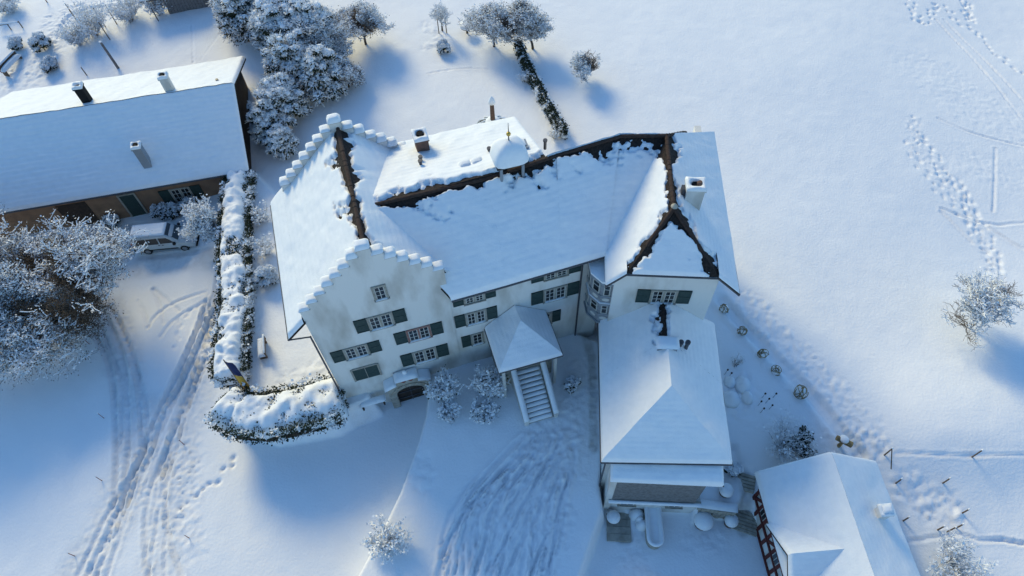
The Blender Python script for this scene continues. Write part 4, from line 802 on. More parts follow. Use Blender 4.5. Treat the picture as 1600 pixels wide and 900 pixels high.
def hedge(name, label, pix, width, height, seed, lump=.28, zref=None, cover=1.0):
    """clipped hedge with a lumpy quilt of snow on top"""
    rg_ = np.random.RandomState(seed); q = np.array([(atz(p, zref)[:2] if zref is not None else pg(p)[:2]) for p in pix]); L = np.r_[0, np.cumsum(np.hypot(*np.diff(q, axis=0).T))]; n_ = int(L[-1] / .11)
    s_ = np.linspace(0, L[-1], n_); cx = np.interp(s_, L, q[:, 0]); cy = np.interp(s_, L, q[:, 1]); tx = np.gradient(cx); ty = np.gradient(cy); ln = np.hypot(tx, ty); tx /= ln; ty /= ln
    tx = np.convolve(np.pad(tx, 6, 'edge'), np.ones(13) / 13, 'valid'); ty = np.convolve(np.pad(ty, 6, 'edge'), np.ones(13) / 13, 'valid')
    bz = base_z(cx, cy); b0 = (cx[n_ // 2], cy[n_ // 2], bz[n_ // 2]); t_ = thing(name, label, 'hedge', b0); na = 19; Vs = []; Vb = []
    for j in range(na):
        a = -1 + 2 * j / (na - 1); wv = width / 2 * (1 + .35 * (fbm(s_ * .7 + 3, s_ * 0 + (a > 0) * 7., 2) - .45)); off = a * wv; x = cx - ty * off; y = cy + tx * off
        end = np.clip(np.minimum(s_, L[-1] - s_) / .45, 0, 1) ** .5; dome = np.sqrt(np.clip(1 - abs(a) ** 3.2, 0, 1)) * end
        nzv = fbm(x * 1.3 + seed, y * 1.3, 3) - .42; n2 = fbm(x * 4 + seed, y * 4, 2) - .40
        Vs.append(np.stack([x, y, bz + height * (.42 + .58 * dome) + (lump * 2.2 * nzv + .10) * (.3 + .7 * dome) + .25 * n2 * lump * 2 + (cover - 1) * .3 - .16 * (1 - dome)], 1))
        Vb.append(np.stack([x * .97 + cx * .03, y * .97 + cy * .03, bz + height * (.38 + .55 * dome) - .05], 1))
    Vs = np.stack(Vs, 1); Vb = np.stack(Vb, 1); I_ = (np.arange(n_ - 1)[:, None] * na + np.arange(na - 1)[None]).ravel(); Fq = np.stack([I_, I_ + 1, I_ + 1 + na, I_ + na], 1)
    put('snow_cover', Vs.reshape(-1, 3), Fq, 'snow', t_, True)
    # leafy body: small leaves over sides and top
    N = int(L[-1] * 900); i = rg_.randint(0, n_, N); ang = rg_.uniform(-1, 1, N); side = rg_.rand(N) < .6; hh = np.where(side, rg_.uniform(.02, .95, N), .55 + .42 * np.sqrt(np.clip(1 - np.abs(ang) ** 3, 0, 1))); aa = np.where(side, np.sign(ang) * (1.02 + .04 * rg_.normal(size=N)), ang) * width / 2
    en = np.clip(np.minimum(s_, L[-1] - s_) / .45, 0.15, 1)[i] ** .5
    C = np.stack([cx[i] - ty[i] * aa * en, cy[i] + tx[i] * aa * en, bz[i] + height * hh * (.6 + .4 * en)], 1) + rg_.normal(size=(N, 3)) * .05
    C = C + np.where(side, rg_.normal(size=N) * .09, 0)[:, None] * np.stack([-ty[i], tx[i], 0 * tx[i]], 1); wh = side & (fbm(C[:, 0] * 2.2, C[:, 1] * 2.2 + C[:, 2] * 2, 2) > .42)
    V, Fc = quads(C[~wh], rg_.uniform(.035, .085, (~wh).sum()), 1.0, rg_); put('foliage', V, Fc, 'leaf_green', t_)
    V, Fc = quads(C[wh] + [0, 0, .03], rg_.uniform(.04, .11, wh.sum()), .7, rg_); put('snow_tufts', V, Fc, 'snow', t_)
    core = MB(); 
    for j in range(0, n_ - 6, 5):
        k = j + 5; ring = lambda m_: [np.array([cx[m_] - ty[m_] * f * width * .44 * en0(m_), cy[m_] + tx[m_] * f * width * .44 * en0(m_), bz[m_] + zf * height]) for f, zf in ((-1, -.15), (1, -.15), (.9, .6), (-.9, .6))]
        en0 = lambda m_: float(np.clip(min(s_[m_], L[-1] - s_[m_]) / .45, .3, 1)); core.prism(ring(j), ring(k))
    core.build('stems', 'dark_wood', t_)
    return t_
# hedges
hedge('garden_hedge', 'snow quilted hedge running from the long house to the flag', [(378,266),(373,330),(368,400),(373,450),(368,520),(364,560),(362,604)], 2.05, 1.45, 3, .46, -1.0)
hedge('terrace_hedge', 'broad snow laden evergreen hedge in front of the gabled block', [(350,628),(375,648),(420,652),(470,640),(540,622)], 2.9, 1.85, 4, .36, -.5)
hedge('field_hedge', 'narrow dark hedge between garden and meadow', [(808,74),(830,125),(848,160),(868,195),(884,218)], .5, 1.1, 5, .10, None, .55)
# snow bank along the dark hedge
# trees
bare_tree('oak_tree', 'big spreading tree with brown leaves and snow at the left edge', 'tree', pg((122, 508)), 7.6, 1.25, .30, 11, levels=4, kids=(6, 5, 4, 4), snow=.030, leaves=80000, pads=34000, trunk=.22, up=.28, rad=5.6, patch=.55)
bare_tree('oak_tree', 'brown leaved tree added left of the oak, mostly out of view, to shade the field', 'tree', pg((-30, 520)), 9.5, 1.25, .30, 12, levels=4, kids=(6, 5, 4, 3), snow=.030, leaves=40000, pads=20000, trunk=.22, up=.28, rad=6.2, patch=.5)  # second tree, mostly out of view, added to shade the lower-left field
bare_tree('fruit_tree', 'snow covered tree leaning over the white van', 'tree', pg((352, 378)), 4.4, 1.2, .10, 21, levels=4, kids=(5, 4, 4, 3), snow=.035, pads=3500, lean=(-.35, -.05), trunk=.22, rad=2.1)
bare_tree('field_tree', 'small round snow covered tree alone on the meadow behind the hedge', 'tree', pg((912, 122)), 2.7, 1.3, .08, 22, levels=4, kids=(5, 5, 3, 3), snow=.035, pads=2200, trunk=.22, rad=1.55, patch=.7)
bare_tree('apple_tree', 'snow dusted fruit tree with dark trunk on the right meadow', 'tree', pg((1514, 512)), 4.3, 1.3, .12, 23, levels=4, kids=(5, 5, 3, 3), snow=.026, pads=1500, trunk=.34, up=.25, lean=(.08, 0), rad=2.5, patch=.6)
bare_tree('young_tree', 'thin bare young tree held by three stakes', 'tree', pg((690, 48)), 3.4, .7, .05, 24, levels=3, kids=(4, 4, 3), snow=.02, pads=300, trunk=.45)
gtop = 'snowy trees in the group north of the gable'
for i, (px_, h_, r_, lb) in enumerate([((398, 62), 6.0, 2.5, 'dark evergreen tree, leftmost of the snowy group by the long house'), ((385, 28), 6.0, 2.6, 'dark snowy evergreen at the top edge beside the shed'), ((440, 40), 7.0, 2.8, 'tall snow laden evergreen in the middle of the snowy tree group'), ((452, 90), 6.2, 2.5, 'broad evergreen with heavy snow, in front of the tall one'),
        ((497, 92), 5.8, 2.3, 'evergreen on the garden side of the group, above the gable'), ((470, 140), 5.4, 2.2, 'evergreen between the broad one and the stepped gable'), ((512, 150), 4.8, 1.9, 'evergreen with drooping snow just behind the stepped gable'), ((452, 190), 4.6, 1.9, 'snow draped evergreen left of the rear stepped gable'),
        ((428, 215), 3.6, 1.5, 'low snow draped evergreen beside the corner of the long house'), ((447, 240), 2.8, 1.2, 'small snowy bush tree touching the stepped gable')]):
    evergreen('evergreen_tree', lb, pg(px_), h_, r_, 40 + i, clumps=int(90 + 75 * r_), pad=.62, group=gtop, low=0)
for i, (px_, h_, r_, lb) in enumerate([((520, 92), 5.4, 2.6, 'frosty grey tree near the top edge, between evergreens and open garden'), ((572, 70), 4.0, 2.3, 'pale frosted tree at the top edge, rightmost of the snowy group'), ((772, 72), 4.6, 2.3, 'frosted leafless tree at the top edge above the dark hedge'), ((833, 76), 4.6, 2.2, 'frosted tree standing at the upper end of the dark hedge'), ((545, 135), 2.4, 1.3, 'low frosted tree on the garden side of the evergreens')]):
    bare_tree('frosted_tree', lb, 'tree', pg(px_), h_, 1.2, .13, 60 + i, levels=4, kids=(6, 5, 4, 3), snow=.028, pads=11000, leaves=11000, trunk=.2, rad=r_, patch=.75)
gsh = 'snowy shrubs by the courtyard wall'
for i, (px_, h_, r_, lb, st_) in enumerate([((694, 618), 1.6, .8, 'bushy snow covered shrub between the cellar gate and the porch', 50), ((703, 650), .9, .7, 'low snow covered shrub below the bushy one in the courtyard', 30), ((764, 612), 1.8, .9, 'taller snow covered shrub left of the porch stairs', 60), ((758, 650), .9, .75, 'low snow covered shrub below the taller one by the stairs', 30)]):
    shrub('snowy_shrub', lb, pg(px_), h_, r_, 70 + i, stems=st_, snow=.034, pads=int(2600 * r_), leaves=500, group=gsh)
evergreen('evergreen_bush', 'dark low evergreen bush beside the courtyard stairs', pg((893, 604)), .9, .5, 75, clumps=18, pad=.25, cat='shrub', low=0, drift=0)
evergreen('evergreen_bush', 'round snow capped bush on the terrace against the gabled block', pg((420, 438)), 1.5, .75, 76, clumps=26, pad=2.2, cat='shrub', low=0, drift=1.5)
evergreen('evergreen_bush', 'small snowy bush in the north garden below the staked tree', pg((694, 80)), 1.0, .65, 77, clumps=18, pad=1.3, cat='shrub', low=0)
evergreen('evergreen_bush', 'low dark bush under the gallery roof at the annex corner', pg((1143, 738)), .7, .5, 78, clumps=14, pad=.8, cat='shrub', low=0)
for px_, h_, r_, lb, sd in (((70, 78), 1.7, 1.0, 'round snow capped evergreen beside the garden path', 79), ((82, 108), 1.1, .8, 'low dark evergreen behind the long house roof', 80), ((30, 75), 1.0, .7, 'dark evergreen beside the snowy garden bench', 81)):
    evergreen('evergreen_bush', lb, pg(px_), h_, r_, sd, clumps=24, pad=1.2, cat='shrub', low=0, drift=1.2)
for px_, h_, r_, lb, sd in (((252, 337), 1.0, .8, 'dark low bush against the long house, right of its door', 101), ((275, 333), .9, .7, 'dark low bush under the long house window', 102), ((180, 352), .9, .7, 'dark low bush left of the long house door', 103), ((300, 330), 1.2, .8, 'dark bush at the long house wall behind the leaning tree', 104)):
    evergreen('evergreen_bush', lb, pg(px_), h_, r_, sd, clumps=22, pad=.15, cat='shrub', low=0, drift=0)
shrub('bare_shrub', 'frosted bare shrub on the bank below the courtyard', pg((607, 850)), 1.3, 1.3, 81, stems=40, snow=.016, pads=900)
shrub('bare_shrub', 'large bare brown shrub north of the timbered house', pg((1222, 705)), 2.0, 1.6, 82, stems=40, snow=.012, pads=200)
shrub('conifer_shrub', 'dark green conifer boughs beside the large bare shrub', pg((1252, 702)), 1.1, .95, 83, stems=18, snow=.02, pads=150, leaves=2600)
shrub('bare_shrub', 'bare shrub at the bottom edge right of the timbered house', pg((1478, 893)), 2.0, 1.7, 84, stems=40, snow=.02, pads=900)
shrub('bare_shrub', 'small bare shrub on the hedge line, right of the round tower', pg((868, 215)), 1.0, .7, 85, stems=14, snow=.015, pads=80)
shrub('bare_shrub', 'thin leafless shrub in snow right of the annex roof', pg((1148, 572)), 1.1, .45, 86, stems=9, snow=.008, pads=10)
for i, (px_, h_, r_, lb) in enumerate([((150, 55), 2.6, 1.7, 'brown frosted shrub among poles in the north-west garden'), ((205, 32), 2.3, 1.9, 'frosted brown shrub left of the dark shed'), ((250, 22), 2.0, 1.5, 'frosted shrub directly beside the dark shed'), ((125, 70), 1.7, 1.1, 'small frosted shrub nearest the garden path'), ((15, 18), 1.6, 1.6, 'brown shrub in the top left corner')]):
    shrub('frosted_shrub', lb, pg(px_), h_, r_, 90 + i, stems=36, snow=.022, pads=1300, group='frosted shrubs of the north-west garden')
for px_, h_, r_, lb, sd in (((820, 128), .8, .7, 'small frosted shrub left of the dark hedge, higher one', 96), ((415, 395), 1.3, .9, 'thin frosted shrub along the west wall of the gabled block', 97), ((412, 345), 1.2, .8, 'frosted shrub against the hedge, farther one', 98)):
    shrub('frosted_shrub', lb, pg(px_), h_, r_, sd, stems=18, snow=.018, pads=300)

# ------------------------------------------------------------------ the van
def van(base, ang):
    fr = Fr((base[0], base[1]), ang); z0 = base[2]; t_ = thing('minivan', 'white minivan with snow on its roof parked by the long house', 'van', base)
    st = [(0.0, .88, .80, .72, 1.72, 1.0), (.12, .90, .86, .76, 1.86, 1.0), (1.4, .92, .90, .78, 1.92, 1.0), (2.75, .92, .90, .76, 1.88, 1.02), (3.15, .92, .90, .74, 1.62, 1.03), (3.62, .92, .88, .74, 1.20, 1.02), (4.2, .90, .84, .66, 1.06, .96), (4.62, .86, .74, .5, .88, .80), (4.78, .74, .6, .4, .70, .66)]
    V = []; k = 12
    for (x, ws, wb, wr_, zr, zb) in st:
        ring = [(-ws * .9, .28), (-ws, .45), (-ws, .75), (-wb, zb), (-wr_, zr - .10), (-wr_ * .86, zr), (wr_ * .86, zr), (wr_, zr - .10), (wb, zb), (ws, .75), (ws, .45), (ws * .9, .28)]
        V += [fr.P(x - 2.4, y, z0 + z) for y, z in ring]
    Fc = [(j * k + i, j * k + (i + 1) % k, (j + 1) * k + (i + 1) % k, (j + 1) * k + i) for j in range(len(st) - 1) for i in range(k)] + [tuple(range(k))[::-1], tuple(range((len(st) - 1) * k, len(st) * k))]
    body = put('body', V, Fc, 'van_paint', t_)
    bv = body.modifiers.new('bevel', 'BEVEL'); bv.width = .05; bv.segments = 2; bv.limit_method = 'ANGLE'; bv.angle_limit = math.radians(28)
    def side(name, pts, m, s_, d=.012):      # pts on the flank (x, z)
        def yy(x, z):
            j = max(i for i in range(len(st)) if st[i][0] <= x + 1e-6); j = min(j, len(st) - 2); f = (x - st[j][0]) / (st[j + 1][0] - st[j][0]); g_ = [a + (b_ - a) * f for a, b_ in zip(st[j], st[j + 1])]
            if z < g_[5]: return g_[1] + (g_[2] - g_[1]) * np.clip((z - .75) / (g_[5] - .75), 0, 1)
            return g_[2] + (g_[3] - g_[2]) * (z - g_[5]) / (g_[4] - .1 - g_[5])
        A_ = [fr.P(x - 2.4, s_ * (yy(x, z) + d), z0 + z) for x, z in pts]; B_ = [fr.P(x - 2.4, s_ * (yy(x, z) - .03), z0 + z) for x, z in pts]; mb = MB(); mb.prism(A_, B_); return mb.build(name, m, t_)
    for s_ in (-1, 1):
        side('side_window', [(.35, 1.08), (1.2, 1.08), (1.2, 1.66), (.42, 1.62)], 'glass', s_); side('side_window', [(1.28, 1.08), (2.12, 1.08), (2.12, 1.66), (1.28, 1.66)], 'glass', s_); side('side_window', [(2.22, 1.10), (3.3, 1.10), (2.82, 1.62), (2.24, 1.66)], 'glass', s_)
        side('door_handle', [(2.0, .93), (2.15, .93), (2.15, .98), (2.0, .98)], 'metal', s_, .03); side('door_handle', [(2.3, .93), (2.45, .93), (2.45, .98), (2.3, .98)], 'metal', s_, .03)
        side('sill_strip', [(.9, .42), (3.4, .42), (3.4, .52), (.9, .52)], 'tyre', s_, .02); side('seam', [(2.17, .5), (2.19, .5), (2.19, 1.6), (2.17, 1.6)], 'tyre', s_, .006)
        mb = MB(); mb.box(fr, .85, 1.03, s_ * 1.0 - .1, s_ * 1.0 + .1, z0 + 1.02, z0 + 1.2); mb.build('mirror', 'tyre', t_)
        for x in (.92, 3.85):
            mb = MB(); mb.tube(fr.P(x - 2.4, s_ * .94, z0 + .32), fr.P(x - 2.4, s_ * .70, z0 + .32), .33, .33, 20); wh = mb.build('wheel', 'tyre', t_); mb = MB(); mb.tube(fr.P(x - 2.4, s_ * .952, z0 + .32), fr.P(x - 2.4, s_ * .9, z0 + .32), .2, .21, 14); mb.build('rim', 'alloy', wh)
        mb = MB(); mb.box(fr, 2.02, 2.25, s_ * .62 - .14, s_ * .62 + .14, z0 + .68, z0 + .82); mb.build('headlight', 'lamp_white', t_)
        mb = MB(); mb.box(fr, -2.425, -2.36, s_ * .80 - .07, s_ * .80 + .07, z0 + .85, z0 + 1.3); mb.build('tail_light', 'lamp_red', t_)
    # windscreen and rear window follow the body
    nrm = lambda x, z, y: fr.P(x - 2.4, y, z0 + z)
    mb = MB(); mb.prism([nrm(2.82, 1.86, -.60), nrm(2.82, 1.86, .60), nrm(3.64, 1.23, .68), nrm(3.64, 1.23, -.68)], [nrm(2.80, 1.80, -.60), nrm(2.80, 1.80, .60), nrm(3.6, 1.17, .68), nrm(3.6, 1.17, -.68)]); mb.build('windscreen', 'glass', t_)
    mb = MB(); mb.prism([nrm(-.02, 1.1, -.68), nrm(-.02, 1.1, .68), nrm(.02, 1.62, .62), nrm(.02, 1.62, -.62)], [nrm(.06, 1.1, -.68), nrm(.06, 1.1, .68), nrm(.1, 1.62, .62), nrm(.1, 1.62, -.62)]); mb.build('rear_window', 'glass', t_)
    mb = MB(); mb.box(fr, -2.5, -2.36, -.85, .85, z0 + .3, z0 + .55); mb.box(fr, 2.2, 2.42, -.75, .75, z0 + .28, z0 + .5); mb.build('bumper', 'tyre', t_)
    mb = MB(); snow_field(mb, nrm(.06, 1.865, -.66), nrm(2.78, 1.885, -.66), nrm(2.78, 1.885, .66), nrm(.06, 1.865, .66), thick=.09, rnd=('AB', 'AD', 'BC', 'DC'), res=.09, lift=.0, wob=.05); mb.build('roof_snow', 'snow', t_, True)
    return t_
vb = pg((264, 392)); va = pg((226, 398)); vc = pg((305, 387)); van((vb[0], vb[1], vb[2] + .02) + np.array([-.05, .75, 0]), math.degrees(math.atan2(vc[1] - va[1], vc[0] - va[0])))

# ------------------------------------------------------------------ small things
def post(name, label, base, h, r, m, group=None, lean=(0, 0), cat='post', arm=0):
    mb = MB(); b_ = np.asarray(base, float); mb.tube(b_ - [0, 0, .2], b_ + [lean[0], lean[1], h], r, r * .85, 6); t_ = thing(name, label, cat, base, group); mb.build('shaft', m, t_)
    mb = MB(); mb.lathe(b_ + [lean[0], lean[1], h], [(r * 1.1, -.01), (r * 1.3, .03), (r * .6, .09)], 6); mb.build('snow_cap', 'snow', t_, True)
    if arm:
        mb = MB(); mb.tube(b_ + [0, 0, h - .1], b_ + [.1, -.9, .0], r * .7, r * .7, 5); mb.build('brace', m, t_)
    return t_
fp = [((1382, 711), 1.15, 'braced corner post of the meadow fence, left of the pair', 1), ((1519, 714), 1.15, 'lone upper fence post far right on the meadow', 0), ((1400, 755), .8, 'fence post at the corner nearest the timbered house roof', 0), ((1473, 755), .9, 'fence post above the snowy flower bed, upper right corner', 0),
      ((1411, 814), .8, 'fence post at the lower left of the snowy bed', 0), ((1503, 802), .8, 'fence post right of the snowy bed', 0), ((1465, 828), .8, 'fence post at lower edge of the bed, left of three', 0), ((1480, 831), 1.0, 'tallest of three fence posts at the lower edge of the bed', 0), ((1494, 825), .8, 'fence post at the lower right of the bed', 0)]
for px_, h_, lb, arm in fp: post('fence_post', lb, pg(px_), h_, .05, 'wood', 'posts around the snowy bed and meadow', arm=arm)
for px_, lb in (((159, 751), 'thin snow stake left of the drive, upper of two'), ((117, 869), 'thin snow stake left of the drive near the bottom edge'), ((287, 694), 'snow stake right of the drive, below the terrace hedge'), ((296, 841), 'snow stake right of the drive near the bottom edge'), ((140, 538), 'snow stake at the edge of the drive beside the oak'), ((162, 653), 'snow stake beside the bend of the drive')):
    post('snow_stake', lb, pg(px_), .8, .025, 'rust_red', 'marker stakes along the drive', cat='stake')
for i, (x, y) in enumerate(((686, 52), (692, 49), (698, 52))): post('tree_stake', ('left', 'middle', 'right')[i] + ' of three stakes around the young tree', pg((x, y)), 1.9, .05, 'wood', 'stakes around the young tree', cat='stake')
for i, (x, y, h_, ln) in enumerate(((127, 42, 2.0, -.5), (165, 42, 2.2, -.4), (183, 38, 2.2, -.3), (172, 62, 2.0, -.4), (118, 28, 1.6, -.5), (188, 8, 1.6, 0), (136, 118, 1.0, -.2), (74, 4, 1.2, -.1), (248, 33, 1.5, -.3))):
    post('garden_pole', ('tallest', 'second', 'third', 'thick', 'far left', 'top edge', 'short lowest', 'isolated top left', 'shed side')[i] + ' pole of the north-west garden', pg((x, y)), h_, .05, 'wood', 'poles in the north-west garden', lean=(ln * .3, 0), cat='pole')
post('sloping_beam', 'thick grey post behind the long house with a snowy stump', pg((186, 108)), 2.6, .13, 'grey_wood', lean=(-.6, .6), cat='post')
# fence rails of the meadow fence
# woven garden lamps / dry topiary along the way
gg = 'dry wicker balls along the trodden way'
for i, (px_, r_, lb) in enumerate([((1130, 486), .38, 'dark wicker ball nearest the wing corner'), ((1158, 520), .34, 'snow filled wicker ball, second from the wing'), ((1190, 556), .38, 'pale wicker ball with snow, third along the way'), ((1211, 582), .36, 'dark ringed wicker ball, fourth along the way'), ((1248, 616), .48, 'largest yellowish wicker ball beside the way')]):
    b_ = pg(px_); t_ = thing('wicker_ball', lb, 'garden ball', b_, gg); mb = MB(); c = b_ + [0, 0, r_ * .85]; rg_ = np.random.RandomState(i)
    for k in range(15):
        ax = rg_.normal(size=3); ax /= np.linalg.norm(ax); a = np.cross(ax, [0, 0, 1]); a /= np.linalg.norm(a); d_ = np.cross(ax, a); rr = r_ * rg_.uniform(.6, 1.02); P_ = [c + (a * math.cos(t) + d_ * math.sin(t)) * rr for t in rg_.uniform(0, 6.28) + np.linspace(0, rg_.uniform(2.2, 5.2), 13)]
        for p, q in zip(P_[:-1], P_[1:]): mb.tube(p, q, .024, .022, 4, False)
    mb.build('hoops', 'dry', t_); mb = MB(); mb.tube(b_ - [0, 0, .2], c - [0, 0, r_ * .8], .05, .05, 6); mb.build('stem', 'dark_wood', t_)
    mb = MB(); mb.lathe(c, [(r_ * .55, -r_ * .5), (r_ * .8, -.1), (r_ * .72, .12), (r_ * .45, r_ * .55), (.03, r_ * .68)], 12); mb.build('snow_fill', 'snow', t_, True)
b_ = pg((1310, 697)); t_ = thing('garden_sculpture', 'ochre T shaped garden sculpture in the trodden snow', 'sculpture', b_); mb = MB(); mb.tube(b_ - [0, 0, .2], b_ + [0, 0, .85], .13, .1, 8); mb.build('column', 'dry', t_)
mb = MB(); mb.tube(b_ + [-.4, .2, .95], b_ + [.45, -.25, .8], .17, .2, 10); mb.build('head', 'dry', t_); mb = MB(); mb.lathe(b_ + [0, .05, 1.02], [(.3, 0), (.25, .08), (.05, .13)], 10); mb.build('snow_cap', 'snow', t_, True)
# tubs and trough in the lower garden
for px_, r_, h_, lb in (((957, 812), .40, .7, 'round snow filled tub left of the dark cellar steps'), ((1096, 818), .58, .8, 'large snow heaped round tub below the east terrace'), ((1139, 818), .40, .75, 'smaller snow heaped tub beside the stone steps'), ((1132, 770), .42, .6, 'snow heaped tub on the east terrace under the eave')):
    b_ = pg(px_); t_ = thing('planter_tub', lb, 'planter', b_, 'snow heaped tubs'); mb = MB(); mb.lathe(b_, [(r_ * .75, -.1), (r_ * .9, h_ * .5), (r_ * .98, h_ * .75), (r_, h_ * .78)], 16); mb.build('tub', 'terracotta', t_, True)
    mb = MB(); mb.lathe(b_, [(r_ * 1.02, h_ * .74), (r_ * 1.08, h_ * .86), (r_ * .98, h_ * 1.1), (r_ * .7, h_ * 1.28), (r_ * .3, h_ * 1.37), (.02, h_ * 1.39)], 18); mb.build('snow_heap', 'snow', t_, True)
tp = pg((1021, 846)); fr = Fr(tp[:2], -3); t_ = thing('stone_trough', 'long round ended stone trough filled with snow below the gallery', 'trough', tp)
def stadium(hw, L, z): return [fr.P(hw * math.cos(t), (L if math.sin(t) >= 0 else 0) + hw * math.sin(t), z) for t in np.arange(24) * math.pi / 12 + .001]
mb = MB(); mb.prism(stadium(.48, 2.3, tp[2] - .2), stadium(.5, 2.3, tp[2] + .75)); tr = mb.build('basin', 'stone', t_)
mb = MB(); rings = [(.5, .75), (.54, .86), (.46, .97), (.34, .95), (.27, .82), (.25, .78)]; V = []
for hw, z in rings: V += stadium(hw, 2.3, tp[2] + z)
mb.add(V, [(j * 24 + i, j * 24 + (i + 1) % 24, (j + 1) * 24 + (i + 1) % 24, (j + 1) * 24 + i) for j in range(5) for i in range(24)] + [tuple(range(120, 144))]); mb.build('rim_snow', 'snow', t_, True)
mb = MB(); mb.box(fr, -.12, .12, 2.9, 3.1, tp[2] - .2, tp[2] + 1.35); mb.tube(fr.P(0, 2.9, tp[2] + 1.2), fr.P(0, 2.55, tp[2] + 1.15), .04, .04, 6); mb.build('spout_post', 'stone', t_)
for k, (px_, s_) in enumerate((((994, 806), .5), ((1003, 822), .45), ((998, 814), .3))):
    b_ = pg(px_); mb = MB(); mb.lathe(b_, [(s_ * .9, -.1), (s_, .2), (s_ * .8, .5), (s_ * .4, .68), (.03, .72)], 12, 1, .8); o = mb.build('snow_heap', 'snow', None, True, b_); o['label'] = ('rounded heap of snow between cellar steps and trough, upper', 'rounded snow heap touching the trough side', 'small snow heap between the larger two')[k]; o['category'] = 'snow heap'; o['group'] = 'snow heaps by the trough'
# stone steps east of the annex and at the timbered house, terrace edge wall
for nm, a, c, n_, lb in (('stone_steps', (1167, 742), (1163, 768), 5, 'narrow stone steps between annex and timbered house'), ('stone_steps', (1165, 800), (1158, 832), 6, 'wider stone steps beside the timbered wall')):
    A_ = pg(a); B_ = pg(c); t_ = thing(nm, lb, 'steps', (A_ + B_) / 2); d_ = (B_ - A_); ang = math.degrees(math.atan2(d_[1], d_[0])); f2 = Fr(A_[:2], ang); Ln = np.hypot(d_[0], d_[1])
    for k in range(n_):
        z = A_[2] + (B_[2] - A_[2]) * (k + .5) / n_ + .16; mb = MB(); wd = .55 if n_ == 5 else .9; mb.box(f2, Ln * k / n_, Ln * (k + .86) / n_, -wd, wd, z - .4, z); mb.build('step', 'stone', t_)
A_ = atz((1090, 790), -2.6); B_ = atz((1150, 798), -2.6); f2 = Fr(A_[:2], math.degrees(math.atan2(B_[1] - A_[1], B_[0] - A_[0]))); t_ = thing('terrace_wall', 'low dark stone wall at the edge of the small east terrace', 'wall', (A_ + B_) / 2); Ln = np.linalg.norm(B_ - A_)
for k in range(9):
    for j in range(3):
        mb = MB(); o_ = (j % 2) * .2; mb.box(f2, Ln * k / 9 + .01, Ln * (k + 1) / 9 - .01, -.18 - .02 * ((k + j) % 2), .2, -4.0 + j * .5, -4.0 + (j + 1) * .5 - .02); mb.build('stone', 'stone', t_)
mb = MB(); pillow(mb, f2, -.1, Ln + .1, -.15, .4, -2.52, .12, nx=20, ny=4); mb.build('wall_snow', 'snow', t_, True)
mb = MB(); q = pg((966, 812)); f3 = Fr(q[:2], -5); t_ = thing('cellar_steps', 'dark sunken steps with little snow beside the annex front', 'steps', q)
for k in range(6):
    mb = MB(); mb.box(f3, -.75, .75, .9 - k * .45, 1.33 - k * .45, q[2] - .5, q[2] + .02 + .03 * k); mb.build('step', 'stone', t_)
# benches
def bench(name, label, base, ang, L=1.8, back=True, snow=.18, cat='bench', m='wood'):
    f2 = Fr(base[:2], ang); z = base[2]; t_ = thing(name, label, cat, base); mb = MB()
    for k in range(3): 
        mb = MB(); mb.box(f2, -L / 2, L / 2, -.24 + k * .17, -.10 + k * .17, z + .42, z + .46); mb.build('slat', m, t_)
    for u in (-L / 2 + .15, L / 2 - .15):
        mb = MB(); mb.box(f2, u - .05, u + .05, -.24, .26, z - .15, z + .42); mb.build('leg', m, t_)
    if back:
        mb = MB(); mb.box(f2, -L / 2, L / 2, .24, .29, z + .55, z + .9); mb.box(f2, -L / 2, -L / 2 + .08, .24, .29, z + .3, z + .9); mb.box(f2, L / 2 - .08, L / 2, .24, .29, z + .3, z + .9); mb.build('backrest', m, t_)
    mb = MB(); pillow(mb, f2, -L / 2 - .03, L / 2 + .03, -.28, .25, z + .455, snow, nx=14, ny=5); mb.build('seat_snow', 'snow', t_, True)
    if back: mb = MB(); pillow(mb, f2, -L / 2 - .02, L / 2 + .02, .2, .33, z + .9, .14, nx=14, ny=3); mb.build('back_snow', 'snow', t_, True)
    return t_
bench('garden_bench', 'snow covered bench on the terrace beside the hedge', pg((412, 548)), -78, 1.5)
bb = M.P(1.35, -.55, 0); bench('wall_bench', 'dark wooden bench against the front wall left of the cellar gate', (bb[0], bb[1], gz(bb[0], bb[1])), 14.7, 1.7, False, .14, m='dark_wood')
bench('garden_bench', 'snow heaped bench at the left edge behind the long house', pg((22, 105)), 75, 2.6, True, .3)
# flag
b_ = pg((392, 624)); top = atz((349, 562), 2.6); t_ = thing('flagpole', 'slanted pole with blue and yellow flag rising from the hedge corner', 'flag', b_); mb = MB(); mb.tube(b_ - [0, 0, .2], top, .05, .035, 8); mb.build('pole', 'wood', t_)
d_ = top - b_
for nm, f0, f1 in (('flag_blue', .97, .64), ('flag_yellow', .64, .30)):
    V = []
    for k in range(9):
        p = b_ + d_ * (f0 + (f1 - f0) * k / 8); wv = .06 * math.sin(k * 1.1)
        V += [p, p + np.array([.20 + wv, -.06, -.10]), p + np.array([.40 - wv, .02 + wv, -.34]), p + np.array([.50, -.04, -.62 + wv])]
    o = put('flag_cloth', V, [(4 * k + j_, 4 * k + j_ + 1, 4 * k + 5 + j_, 4 * k + 4 + j_) for k in range(8) for j_ in range(3)], nm, t_, True); o.modifiers.new('thick', 'SOLIDIFY').thickness = .015
